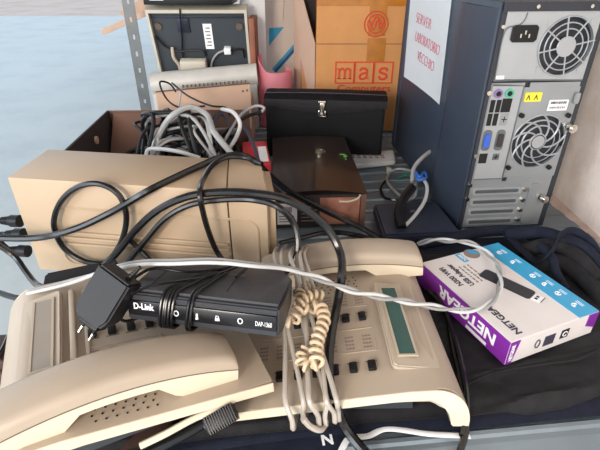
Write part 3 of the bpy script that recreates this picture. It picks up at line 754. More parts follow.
# printed picture of the stick
bm = bm_new(); SM = Matrix.Translation((0.088, 0.088, BH)) @ Matrix.Rotation(R(-70), 4, 'Z')
prism_z(bm, rrect(-0.048, 0.030, -0.0125, 0.0125, 0.005), 0, 0.0007, SM); sk = obj('stick_picture', bm, 'stick', nbx)
bm = bm_new(); box(bm, 0.031, 0.044, -0.008, 0.008, 0, 0.0006, SM); pl = obj('plug_picture', bm, 'white', sk)
bm = bm_new(); box(bm, 0.034, 0.038, -0.005, -0.001, 0.0005, 0.0009, SM); box(bm, 0.034, 0.038, 0.001, 0.005, 0.0005, 0.0009, SM); box(bm, 0.0435, 0.0445, -0.008, 0.008, 0.0005, 0.0009, SM); obj('plug_marks', bm, 'stick', pl)
# lettering on the purple side, upside down as the box lies
text('NETGEAR', 0.025, 'white', ps, frame((-0.0006, 0.022, BH-0.009), (0, 1, 0), (0, 0, -1)), 0.0003, 'lettering', 0.0007, 0.118)
bm = bm_new(); box(bm, -0.001, -0.0004, 0.035, 0.075, 0.003, 0.008); obj('white_line', bm, 'white', ps)
EM = frame((0.045, -0.0002, 0.008), (1, 0, 0), (0, 0, 1))
bm = bm_new()
for k in range(9): box(bm, 0.062+k*0.0022, 0.0632+k*0.0022, -0.0006, 0.0002, 0.010, 0.028)
obj('barcode', bm, 'ink', nbx)
bm = bm_new(); box(bm, 0.092, 0.106, -0.0006, 0.0002, 0.013, 0.028); dk = obj('dark_stamp', bm, 'dark_hole', nbx)
bm = bm_new(); tube(bm, [Vector((0.099+0.004*math.cos(a*.7), -0.0008, 0.0205+0.004*math.sin(a*.7))) for a in range(9)], 0.0007, 5, raw=True); obj('stamp_mark', bm, 'white', dk)
bm = bm_new(); tube(bm, [Vector((0.050+0.004*math.cos(a*.7), -0.0006, 0.020+0.007*math.sin(a*.7))) for a in range(10)], 0.0008, 5, raw=True); obj('recycling_mark', bm, 'ink', nbx)
text('NETGEAR', 0.008, 'white', nbx, frame((0.009, -0.0006, 0.006), (0, 0, 1), (-1, 0, 0)), 0.0002, 'lettering', 0.0002, 0.028)

# ------------------------------------------------------------------ small glossy dark carton in the middle
GM = yaw((-0.050, 0.795, TZ+0.0045), 3)
gb = thing('computer_part_box', 'dark brown glossy carton with barcode label in the middle of the shelf', 'box', GM)
GW, GD, GH = 0.182, 0.33, 0.078
bm = bm_new(); box(bm, 0, GW, 0, GD, 0, GH-0.006); obj('carton', bm, 'card_dark', gb)
bm = bm_new(); g = []
for i in range(13):
    row = []
    for j in range(9):
        a, b_ = i/12, j/8
        row.append(bm.verts.new((-0.004+(GW+0.006)*a, -0.004+(GD+0.01)*b_, GH-0.004+0.010*math.sin(math.pi*a)*(1-b_*0.5))))
    g.append(row)
for i in range(12):
    for j in range(8):
        f = bm.faces.new([g[i][j], g[i+1][j], g[i+1][j+1], g[i][j+1]]); f.smooth = True
bmesh.ops.solidify(bm, geom=bm.faces[:], thickness=0.0015)
ld = obj('lid', bm, 'brown_gloss', gb)
bm = bm_new(); ss = [Vector((0.108+0.012*math.cos(a*.6), 0.20+0.018*math.sin(a*.6), GH+0.0075)) for a in range(9)]; tube(bm, ss, 0.0008, 5, raw=True); obj('emblem', bm, 'gold', ld)
bm = bm_new(); cyl(bm, (0.166, 0.19, GH-0.001), (0.166, 0.19, GH+0.0022), 0.0045, 12); box(bm, 0.150, 0.162, 0.199, 0.2005, GH+0.001, GH+0.0033, Matrix.Rotation(R(-1), 4, 'Z')); box(bm, 0.164, 0.1655, 0.166, 0.182, GH, GH+0.0022); obj('green_emblem', bm, 'green', ld)
bm = bm_new(); box(bm, GW, GW+0.001, 0.0, GD, 0.0, GH-0.006); obj('brown_side', bm, 'card_brown', gb)
bm = bm_new(); box(bm, 0.090, GW-0.012, -0.0012, 0, 0.006, GH-0.012); obj('printed_picture', bm, 'photo_art', gb)
bm = bm_new(); box(bm, GW-0.010, GW, -0.0012, 0, 0.0, GH-0.006); obj('corner_strip', bm, 'card_brown', gb)
bm = bm_new(); tube(bm, [Vector((0.128, -0.002, 0.058)), Vector((0.148, -0.003, 0.058)), Vector((0.165, -0.002, 0.064)), Vector((0.17, -0.002, 0.072))], 0.002, 6); obj('picture_curve', bm, 'rim_cream', gb)
bm = bm_new(); box(bm, 0.004, 0.044, -0.0015, 0, 0.008, 0.055); lb_ = obj('white_label', bm, 'white', gb)
bm = bm_new()
for k in range(12): box(bm, 0.008+k*0.0022, 0.0092+k*0.0022, -0.002, -0.0014, 0.036, 0.048)
for k in range(3): box(bm, 0.008, 0.038, -0.002, -0.0014, 0.014+k*0.006, 0.0155+k*0.006)
obj('barcode', bm, 'ink', lb_)
bm = bm_new()
for k in range(6): box(bm, 0.052, 0.084, -0.001, 0, 0.014+k*0.008, 0.0155+k*0.008)
obj('small_print', bm, 'ink_grey', gb)

# red package beside it
RPM = yaw((-0.115, 0.86, TZ+0.0045), 8)
rp_ = thing('red_package', 'small red package with white lettering squeezed between the cables and the dark carton', 'package', RPM)
bm = bm_new(); rbox(bm, 0, 0.056, 0, 0.14, 0, 0.112, 0.004); obj('packet', bm, 'red_pack', rp_)
bm = bm_new(); box(bm, 0.034, 0.052, 0.01, 0.10, 0.1118, 0.1125); obj('white_print', bm, 'white', rp_)

# ------------------------------------------------------------------ brown carton with cables
CM = yaw((-0.458, 0.800, TZ+0.0045), 3)
cb = thing('cardboard_box', 'open dark brown cardboard box full of tangled cables', 'box', CM)
cw, cd, ch = 0.345, 0.33, 0.145
def wall_piece(name, m, pts, t, mm, parent=cb):
    bm = bm_new(); p = [Vector(q) for q in pts]; n = (p[1]-p[0]).cross(p[-1]-p[0]).normalized()*t
    A = [bm.verts.new(q) for q in p]; B = [bm.verts.new(q+n) for q in p]
    bm.faces.new(A[::-1]); bm.faces.new(B)
    for i in range(len(p)): bm.faces.new([A[i], A[(i+1) % len(p)], B[(i+1) % len(p)], B[i]])
    return obj(name, bm, mm, parent)
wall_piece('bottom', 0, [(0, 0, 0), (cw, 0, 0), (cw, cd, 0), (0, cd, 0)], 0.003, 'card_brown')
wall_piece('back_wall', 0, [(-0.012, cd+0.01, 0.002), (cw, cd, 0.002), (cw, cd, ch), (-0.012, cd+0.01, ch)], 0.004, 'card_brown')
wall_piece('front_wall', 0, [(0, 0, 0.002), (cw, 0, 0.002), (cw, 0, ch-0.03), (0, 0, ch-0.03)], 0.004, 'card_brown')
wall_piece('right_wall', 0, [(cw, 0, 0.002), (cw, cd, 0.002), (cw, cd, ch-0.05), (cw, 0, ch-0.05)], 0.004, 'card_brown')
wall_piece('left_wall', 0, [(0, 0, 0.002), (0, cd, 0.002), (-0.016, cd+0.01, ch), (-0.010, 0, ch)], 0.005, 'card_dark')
wall_piece('inner_flap', 0, [(0.004, cd-0.004, ch-0.004), (0.13, cd-0.004, ch-0.004), (0.09, 0.24, 0.06), (0.005, 0.24, 0.06)], 0.003, 'card_brown')
bm = bm_new(); p = Vector((-0.004, 0.20, 0.115)); cyl(bm, p, p+Vector((0.004, 0, 0)), 0.009, 16); obj('hand_hole', bm, 'card_pale', cb)

# taller pale carton behind it
TM2 = frame(P(172, 150, 0.0) * 1.0, (1, 0.03, 0), (-0.03, 1, 0)); TM2.translation = Vector((-0.405, 1.28, TZ+0.0045))
tb = thing('cardboard_box', 'pale cardboard box standing behind the cable box, in front of the dark panel', 'box', TM2)
bm = bm_new(); b = bmesh.new(); box(b, 0, 0.265, 0, 0.004, 0, 0.158); box(b, 0, 0.004, 0.004, 0.10, 0, 0.13); box(b, 0.261, 0.265, 0.004, 0.10, 0, 0.13); box(b, 0, 0.265, 0.10, 0.104, 0, 0.12)
for v in b.verts:
    if v.co.z > 0.15 and v.co.x > 0.1: v.co.z += 0.022
merge(bm, b); obj('carton', bm, 'card_pale', tb)
bm = bm_new(); tube(bm, [Vector((0, -0.001, 0.158)), Vector((0.265, -0.001, 0.180))], 0.0022, 6, raw=True); obj('top_edge', bm, 'card_brown', tb)
bm = bm_new(); cyl(bm, (0.244, -0.001, 0.158), (0.244, 0, 0.158), 0.003, 8); cyl(bm, (0.256, -0.001, 0.16), (0.256, 0, 0.16), 0.003, 8); obj('staple_mark', bm, 'card_brown', tb)

# ------------------------------------------------------------------ black case with clasp
KM = frame(Vector((-0.092, 1.190, TZ+0.0045)), (0.985, -0.10, 0), ez=(0, 0, 1))
kc = thing('document_case', 'black leather document case with a metal clasp, in front of the printed carton', 'case', KM)
b = bmesh.new(); box(b, 0, 0.315, 0, 0.11, 0, 0.150); bmesh.ops.bevel(b, geom=b.edges[:], offset=0.006, segments=3, affect='EDGES')
bm = bm_new(); merge(bm, b); obj('body', bm, 'leather', kc)
b = bmesh.new(); prism(b, [(0, 0), (0, 0.01), (0.0, 0.01)], 0, 1); b.free()
bm = bm_new(); g = []
for i in range(21):
    a = i/20; x = -0.003+0.321*a; sag = 0.010*math.sin(math.pi*a)
    row = [(x, 0.114, 0.150), (x, 0.06, 0.160+sag*.3), (x, 0.012, 0.158+sag*.2), (x, -0.004, 0.150), (x, -0.007, 0.136), (x, -0.007, 0.134-sag*1.4)]
    g.append([bm.verts.new(r_) for r_ in row])
for i in range(20):
    for j in range(5):
        f = bm.faces.new([g[i][j], g[i+1][j], g[i+1][j+1], g[i][j+1]]); f.smooth = True
bmesh.ops.solidify(bm, geom=bm.faces[:], thickness=0.003)
fl = obj('flap', bm, 'leather_grey', kc)  # flap in greyer leather than the body
bm = bm_new(); tube(bm, [Vector((x, 0.008, 0.1625+0.002*math.sin(math.pi*x/0.315))) for x in (0.0, 0.08, 0.16, 0.24, 0.315)], 0.0012, 6); obj('flap_edge', bm, 'ink', fl)
bm = bm_new(); rbox(bm, 0.140, 0.162, -0.013, -0.006, 0.112, 0.128, 0.004); rbox(bm, 0.144, 0.158, -0.016, -0.008, 0.118, 0.150, 0.003)
cyl(bm, (0.151, -0.018, 0.121), (0.151, -0.012, 0.121), 0.004, 12); cyl(bm, (0.142, -0.014, 0.148), (0.160, -0.014, 0.148), 0.003, 10); obj('clasp', bm, 'chrome', kc)
KS = 1.085
for o_ in kc.children_recursive:
    if o_.type == 'MESH':
        for v in o_.data.vertices: v.co.z *= KS

# ------------------------------------------------------------------ printed carton 'mas'
mo = PY(316, 90, 1.42); MZ = TZ
MM = frame(Vector((mo.x-0.002, 1.42, TZ+0.0045)), (1, 0.0, 0), (0, 1, 0))
mb = thing('cardboard_box', 'tall brown cardboard box with red lettering and shiny tape, flap open on its left', 'box', MM)
mw_, md, mh = 0.375, 0.29, 0.44
fold = 0.265
bm = bm_new(); box(bm, 0, mw_, 0, md, 0, fold); box(bm, 0, mw_, 0, 0.004, fold, mh)
box(bm, 0, mw_, md-0.004, md, fold, mh); box(bm, mw_-0.004, mw_, 0, md, fold, mh)
obj('carton', bm, 'card', mb)
bm = bm_new(); box(bm, 0, mw_, -0.0008, 0.0002, fold-0.002, fold); obj('fold_line', bm, 'card_brown', mb)
# open left side: flap swung outwards to the left
wall_piece('side_flap', 0, [(-0.003, 0.0, 0.0), (-0.068, 0.16, 0.0), (-0.068, 0.16, 0.30), (-0.075, 0.16, mh), (-0.060, 0.10, mh), (-0.006, 0.0, fold)], 0.004, 'card_pale', mb)  # same cardboard as the carton, coloured paler for the light from the left
wall_piece('side_flap', 0, [(-0.020, 0.045, 0.10), (-0.038, 0.090, 0.10), (-0.038, 0.090, 0.22), (-0.020, 0.045, 0.22)], -0.003, 'card', mb)
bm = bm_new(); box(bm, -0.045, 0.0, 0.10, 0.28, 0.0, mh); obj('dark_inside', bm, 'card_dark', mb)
def mp(u, v):
    d = ray(u, v); q = MM.inverted() @ (EYE + d * (1.42 / d.y)); return q.x, q.z
bm = bm_new(); a = mp(368, 36); c = mp(388, 0); box(bm, a[0], c[0], -0.0012, 0.0, a[1], mh); a = mp(366, 62); c = mp(386, 38); box(bm, a[0], c[0], -0.0014, 0.0, a[1], c[1])
obj('tape', bm, 'tape', mb)
bm = bm_new(); a = mp(317, 6); c = mp(400, 0); box(bm, 0, mw_, -0.001, 0.0, a[1], mh); obj('tape', bm, 'tape', mb)
def flat_frame(x0, x1, z0, z1, w, y0, y1, bm):
    box(bm, x0, x1, y0, y1, z0, z0+w); box(bm, x0, x1, y0, y1, z1-w, z1); box(bm, x0, x0+w, y0, y1, z0+w, z1-w); box(bm, x1-w, x1, y0, y1, z0+w, z1-w)
a = mp(334.5, 83.5); c = mp(393.5, 61.5); w3 = (c[0]-a[0])/3
bm = bm_new()
for k in range(3): flat_frame(a[0]+w3*k, a[0]+w3*(k+1)+0.001, a[1], c[1], 0.0035, -0.0022, 0.0, bm)
obj('letter_squares', bm, 'red_print', mb)
# serif letters m a s
def serif(kind, cx, z0, s, bm):
    def st(p, w=0.0042):
        tube(bm, [Vector((cx+x*s, -0.0016, z0+z*s)) for x, z in p], w, 8, 0.35, up=(0, 1, 0), n=5)
    def bar(x0, x1, z0_, z1_): box(bm, cx+x0*s, cx+x1*s, -0.0026, -0.0006, z0+z0_*s, z0+z1_*s)
    if kind == 'm':
        for x in (-0.36, 0.0, 0.36): bar(x-0.055, x+0.055, 0, 0.62); bar(x-0.13, x+0.13, 0, 0.05)
        bar(-0.50, -0.36, 0.62, 0.67)
        for x in (-0.36, 0.0): st([(x, 0.5), (x+0.12, 0.63), (x+0.24, 0.65), (x+0.35, 0.52)], 0.0030)
    if kind == 'a':
        bar(0.14, 0.25, 0.06, 0.5); bar(0.2, 0.36, 0, 0.05)
        st([(-0.26, 0.5), (-0.2, 0.63), (0.0, 0.68), (0.16, 0.6), (0.2, 0.45)], 0.0032); st([(0.2, 0.38), (-0.05, 0.36), (-0.26, 0.24), (-0.24, 0.06), (-0.05, 0.0), (0.2, 0.14)], 0.0034)
    if kind == 's':
        st([(0.25, 0.48), (0.2, 0.64), (0.0, 0.68), (-0.2, 0.6), (-0.22, 0.46), (0.0, 0.36), (0.2, 0.27), (0.24, 0.12), (0.05, 0.0), (-0.15, 0.02), (-0.27, 0.17)], 0.0036)
for k, l in enumerate('mas'):
    bm = bm_new(); serif(l, a[0]+w3*(k+0.5), a[1]+0.014, w3*0.80, bm); obj('printed_letter', bm, 'red_print', mb)
text('Computers', 0.030, 'red_print', mb, frame((a[0]+0.008, -0.0012, a[1]-0.024), (1, 0, 0), (0, 0, 1)), 0.0003, 'lettering', 0.0004, w3*3-0.01)
ca = mp(376, 24); bm = bm_new()
for q in (1.0, 0.72): tube(bm, [Vector((ca[0]+0.034*q*math.cos(a_*math.pi/10), -0.0018, ca[1]+0.034*q*math.sin(a_*math.pi/10))) for a_ in range(21)], 0.0016, 6, raw=True)
tube(bm, [Vector((ca[0]+x, -0.0018, ca[1]+z)) for x, z in ((-0.02, 0.01), (-0.008, -0.016), (0.004, 0.012), (0.012, -0.012), (0.022, 0.008))], 0.002, 6)
tube(bm, [Vector((ca[0]+x, -0.0018, ca[1]+z)) for x, z in ((-0.016, -0.008), (0.0, 0.02), (0.018, -0.006))], 0.002, 6)
obj('round_print', bm, 'red_print', mb)

# ------------------------------------------------------------------ pale carton with the blue triangle
qo = PY(268, 90, 1.74)
QM = frame(Vector((qo.x-0.002, 1.74, TZ+0.0045)), (1, 0, 0), (0, 1, 0))
qb = thing('cardboard_box', 'tall pale cardboard box with blue triangle print behind the pink roll', 'box', QM)
qh = 0.45
bm = bm_new(); box(bm, 0, 0.20, 0, 0.24, 0, qh); obj('carton', bm, 'card_light', qb)
def qp(u, v):
    d = ray(u, v); q = QM.inverted() @ (EYE + d * (1.74 / d.y)); return q.x, q.z
bm = bm_new(); prism(bm, [qp(269, 28), qp(284, 27), qp(269, 46)], -0.001, 0.0); obj('blue_triangle', bm, 'blue_print', qb)
bm = bm_new(); prism(bm, [qp(299, 38), qp(300, 46), qp(276, 73), qp(272, 69)], -0.001, 0.0); bs = obj('blue_band', bm, 'blue_print', qb)
bm = bm_new(); prism(bm, [qp(299, 42), qp(300, 45), qp(276, 72), qp(274, 71)], -0.0016, -0.0008); obj('dark_stripe', bm, 'blue_dark_print', bs)
bm = bm_new(); tube(bm, [Vector((qp(284, 0)[0], -0.001, qp(284, 0)[1])), Vector((qp(283, 20)[0], -0.001, qp(283, 20)[1]))], 0.001, 6); obj('crease', bm, 'card_pale', qb)

# pink rolled sheet
pr = thing('paper_roll', 'pink curled sheet standing beside the black case', 'paper', Matrix.Translation(Vector((-0.085, 1.50, TZ+0.0045))))
bm = bm_new(); g = []
for i in range(25):
    a_ = R(150 + i*11); rr = 0.045 + 0.0007*i
    x, y = rr*math.cos(a_), rr*math.sin(a_)
    zt = 0.175 + 0.045*max(0, math.cos(a_-R(160)))
    g.append([bm.verts.new((x, y, 0)), bm.verts.new((x, y, zt))])
for i in range(24):
    f = bm.faces.new([g[i][0], g[i+1][0], g[i+1][1], g[i][1]]); f.smooth = True
bmesh.ops.solidify(bm, geom=bm.faces[:], thickness=0.0012)
obj('sheet', bm, 'pink', pr)
# white sheets leaning
wb0 = PY(248, 92, 1.66)
bm = bm_new(); m = frame(Vector((-0.198, 1.64, TZ+0.0045)), (1, 0.15, 0), (-0.1, 0.95, 0.10))
rbox(bm, 0, 0.080, 0, 0.02, 0, 0.50, 0.001); tag(obj('foam_board', bm, 'white_board', None, m), 'white board standing upright left of the blue triangle box', 'board')
bm = bm_new(); prism(bm, [(-0.185, 0.0), (-0.145, 0.0), (-0.150, 0.12), (-0.175, 0.26), (-0.185, 0.2)], 1.575, 1.580)
tag(obj('paper_sheet', bm, 'paper', None, Matrix.Translation((0.015, 0, TZ+0.0045))), 'pointed white paper sheet leaning on the white board', 'paper')

# ------------------------------------------------------------------ dark recessed panel of an upturned appliance
def lp(u, v, Y): return PY(u, v, Y)
a0, a1, a2, a3 = Vector((-0.475, 1.50, TZ+0.350)), Vector((-0.166, 1.50, TZ+0.353)), Vector((-0.176, 1.60, TZ+0.0)), Vector((-0.470, 1.60, TZ+0.0))
VM = frame(a3+Vector((0, 0, 0.0035)), (1, 0, 0), (0, 0.1, -0.36) if False else (0, -0.27, 0.963))     # local x right, y up along the panel, z towards us
VM = frame(a3+Vector((0, 0, 0.0035)), (1, 0, 0), (0, -0.27, 0.963))
vp = thing('upturned_appliance', 'old appliance tipped forward, its dark recessed back with white label towards us', 'appliance', VM)
vw, vh = 0.308, 0.363
bm = bm_new()
for q in ((0, vw, 0, 0.010), (0, vw, vh-0.010, vh), (0, 0.008, 0.01, vh-0.01), (vw-0.008, vw, 0.01, vh-0.01)): box(bm, q[0], q[1], q[2], q[3], -0.05, 0.0)
obj('rim', bm, 'rim_cream', vp)
bm = bm_new(); box(bm, 0.008, vw-0.008, 0.010, vh-0.010, -0.05, -0.018); obj('back_panel', bm, 'panel_dark', vp)
bm = bm_new(); box(bm, 0.165, 0.192, 0.235, 0.315, -0.0182, -0.0165); l_ = obj('label_sticker', bm, 'paper', vp)
bm = bm_new()
for k in range(6): box(bm, 0.170+0.003*(k % 2), 0.186, 0.245+k*0.011, 0.249+k*0.011, -0.0167, -0.016)
obj('small_print', bm, 'ink_grey', l_)
for x in (0.026, vw-0.028):
    bm = bm_new(); cyl(bm, (x, vh-0.055, -0.018), (x, vh-0.055, -0.012), 0.011, 14); obj('screw_boss', bm, 'groove', vp)
bm = bm_new(); rbox(bm, 0.010, vw-0.010, vh-0.03, vh-0.024, -0.02, -0.014, 0.001); obj('moulded_rib', bm, 'navy_plastic', vp)
bm = bm_new(); rbox(bm, 0.085, 0.125, vh-0.075, vh-0.03, -0.02, -0.012, 0.004); obj('latch', bm, 'navy_plastic', vp)
def vq(x, y, z=-0.008): return VM @ Vector((x, y, z))
G = 'cables on the dark panel'
bm = bm_new(); rbox(bm, 0.225, 0.247, 0.225, 0.245, -0.018, 0.004, 0.002); obj('white_plug', bm, 'white', vp)
cable('power_cable', 'black cord hanging from the plug across the dark panel to the right', [vq(0.247, 0.235), vq(0.265, 0.238), vq(0.285, 0.236), vq(0.288, 0.21)], 0.0032, 'black')
cable('power_cable', 'grey and black cord arching down from the white plug on the dark panel', [vq(0.230, 0.236), vq(0.200, 0.222), vq(0.178, 0.19), vq(0.176, 0.155, .002), vq(0.195, 0.125, .03), vq(0.235, 0.10, .075), vq(0.26, 0.085, .1)], 0.0036, 'grey_cable')
cable('power_cable', 'black cord crossing the left half of the dark panel', [vq(0.012, 0.28), vq(0.04, 0.245), vq(0.075, 0.232), (vq(0.13, 0.235)), vq(0.158, 0.232), vq(0.162, 0.215)], 0.0032, 'black')
cable('power_cable', 'thin black cord running down the dark panel from its top edge', [vq(0.108, vh+0.004, 0.002), vq(0.104, 0.33, 0.004), vq(0.095, 0.27), vq(0.088, 0.23), vq(0.090, 0.17)], 0.0025, 'black')
cable('coiled_cable', 'beige twisted cord hanging below the left of the dark panel', [vq(0.058, 0.245), vq(0.060, 0.215, .004), vq(0.072, 0.19, .004), vq(0.076, 0.16, .01), vq(0.092, 0.14, .02), vq(0.10, 0.12, .04)], 0.0055, 'beige_light')
bm = bm_new(); b = bmesh.new(); rbox(b, 0, 0.085, 0, 0.035, 0, 0.030, 0.006)
AM2 = VM @ Matrix.Translation((0.080, 0.178, -0.004)); merge(bm, b, AM2)
tag(obj('white_adapter', bm, 'rim_cream'), 'cream rounded power brick lying on the grey housing', 'adapter')
# grey housing in front of the panel
hz = [Vector((-0.465, 1.455, TZ+0.145)), Vector((-0.135, 1.475, TZ+0.170))]
gh = thing('plastic_housing', 'light grey rounded plastic housing with a row of vents below the dark panel', 'housing', Matrix.Translation(hz[0]))
bm = bm_new(); dd = hz[1]-hz[0]; cyl(bm, (0, 0, 0), dd, 0.034, 24)
box(bm, 0.0, dd.x, -0.02, 0.02, -0.141, 0.0); obj('shell', bm, 'grey_plastic', gh)
for k in range(16):
    bm = bm_new(); x = 0.10+k*0.013; z = 0.02 + dd.z*x/dd.x - 0.028; box(bm, x, x+0.004, -0.0345, -0.030, z-0.004, z+0.004); obj('vent_slot', bm, 'groove', gh)
# device on top of the monitor with wooden cheek
bm = bm_new()
td = thing('stacked_device', 'dark device with wooden trim lying on top of the panelled appliance', 'device', frame(Vector((-0.46, 1.47, TZ+0.369)), (1, 0, 0), (0, 1, 0)))
rbox(bm, 0.0, 0.26, 0.0, 0.14, 0, 0.035, 0.003); obj('body', bm, 'black', td)
bm = bm_new(); rbox(bm, -0.005, 0.31, 0.01, 0.16, 0.036, 0.075, 0.003); obj('wooden_top', bm, 'wood', td)
bm = bm_new(); box(bm, 0.02, 0.06, -0.001, 0.001, 0.012, 0.022); obj('name_plate', bm, 'paper', td)
bm = bm_new(); rbox(bm, -0.158, -0.140, 1.50, 1.62, TZ+0.0045, TZ+0.33, 0.002); tag(obj('wooden_board', bm, 'wood'), 'narrow reddish wooden board upright beside the dark panel', 'board')
# planks sticking out to the left
pa, pb = PY(104, 32, 1.72), PY(158, 8, 1.66)
bm = bm_new(); dr = (pb-pa); m = frame(pa, dr, (0, 1, 0)); box(bm, 0, dr.length, -0.012, 0.012, -0.008, 0.010, m)
b = frame(pa+Vector((0.02, 0, 0.02)), (0.9, 0, 0.42), (0, 1, 0)); box(bm, 0.07, 0.17, -0.012, 0.012, -0.012, 0.02, b)
solid('wooden_batten', 'pale wooden batten sticking out left behind the slotted post', 'batten', bm, 'wood_pale')

# ------------------------------------------------------------------ things beside the tower
bm = bm_new(); q = [P(344, 168, .012), P(395, 163, .012), P(394, 152, .012), P(350, 156, .012)]
tr = thing('remote_handset', 'light grey cordless handset lying behind the dark carton', 'handset', Matrix.Identity(4))
b = bmesh.new(); prism_z(b, [(p.x, p.y) for p in q], TZ+0.0045, TZ+0.020); bmesh.ops.bevel(b, geom=b.edges[:], offset=0.004, segments=2, affect='EDGES'); merge(bm, b)
obj('shell', bm, 'remote', tr)
bm = bm_new(); c0 = (q[0]+q[1]+q[2]+q[3])/4
for i in range(6):
    for j in range(2): rbox(bm, c0.x-0.055+i*0.016, c0.x-0.045+i*0.016, c0.y-0.010+j*0.014, c0.y-0.002+j*0.014, TZ+0.0198, TZ+0.0215, 0.0005, 1)
obj('keypad', bm, 'ink_grey', tr)
# dark slab in front of the tower
SM2 = frame(Vector((0.158, 0.722, TZ+0.0045)), (1, 0.09, 0), (-0.09, 1, 0))
sl = thing('flat_device', 'flat dark navy device lying left of the tower foot', 'device', SM2)
b = bmesh.new(); prism_z(b, [(0.0, 0.0), (0.15, 0.0), (0.148, 0.13), (0.01, 0.13)], 0, 0.026); bmesh.ops.bevel(b, geom=b.edges[:], offset=0.004, segments=2, affect='EDGES')
bm = bm_new(); merge(bm, b); obj('shell', bm, 'navy_plastic', sl)
bm = bm_new(); box(bm, 0.075, 0.092, 0.085, 0.087, 0.0258, 0.0264); box(bm, 0.079, 0.088, 0.091, 0.093, 0.0258, 0.0264); obj('mark', bm, 'ink_grey', sl)
# bundle with blue ties
cable('curved_cable_end', 'thick black moulded plug end curving over the flat navy device', [(402, 228, .032), (399, 215, .045), (403, 200, .055), (412, 188, .06)], 0.010, 'black', cat='plug')
GG = 'cables bundled with blue ties beside the tower'
cable('grey_cable', 'grey cable rising from the blue tie up against the tower side', [(412, 182, .055), (414, 168, .075), (422, 158, .09), (434, 149, .10)], 0.0048, 'grey_cable')
cable('black_cable', 'thin black cable looping down the blue tower side', [(434, 149, .10), (446, 158, .085), (452, 175, .06), (456, 195, .035), (458, 215, .02)], 0.0022, 'black_cable')
cable('grey_cable', 'pale cable hanging from the blue tie towards the flat navy device', [(421, 176, .06), (427, 186, .055), (425, 200, .045), (416, 214, .036), (405, 226, .034)], 0.0038, 'white_cable')
cable('grey_cable', 'grey cable with a clear network plug looping on the ribbed deck', [(390, 172, .012), (387, 180, .010), (396, 192, .008), (408, 200, .010), (415, 196, .02), (416, 180, .05)], 0.0036, 'grey_cable')
cable('grey_cable', 'upper grey cable arching behind the blue tie', [(389, 172, .014), (398, 169, .018), (408, 170, .025), (415, 176, .05), (414, 190, .045), (405, 204, .02)], 0.0034, 'grey_cable')
cable('green_cable', 'short green cable piece behind the blue tie', [(398, 178, .008), (406, 175, .012), (414, 176, .03)], 0.004, 'green_cable')
cable('black_cable', 'black cable loop lying on the deck left of the blue tie', [(388, 178, .007), (381, 188, .007), (386, 198, .007), (400, 200, .008), (412, 196, .01)], 0.003, 'black_cable')
bm = bm_new(); tp_ = [P(416, 172, .07), P(420, 177, .072), P(424, 172, .072), P(426, 178, .07), P(419, 180, .068), P(416, 175, .068)]; tube(bm, tp_, 0.003, 6)
solid('twist_tie', 'bright blue twist tie round the cable bundle', 'tie', bm, 'blue_tie')
bm = bm_new(); p = P(389, 171, .012); rbox(bm, p.x-0.006, p.x+0.006, p.y-0.004, p.y+0.016, p.z-0.006, p.z+0.006, 0.001); solid('network_plug', 'clear network plug at the end of the grey cable', 'plug', bm, 'jack')

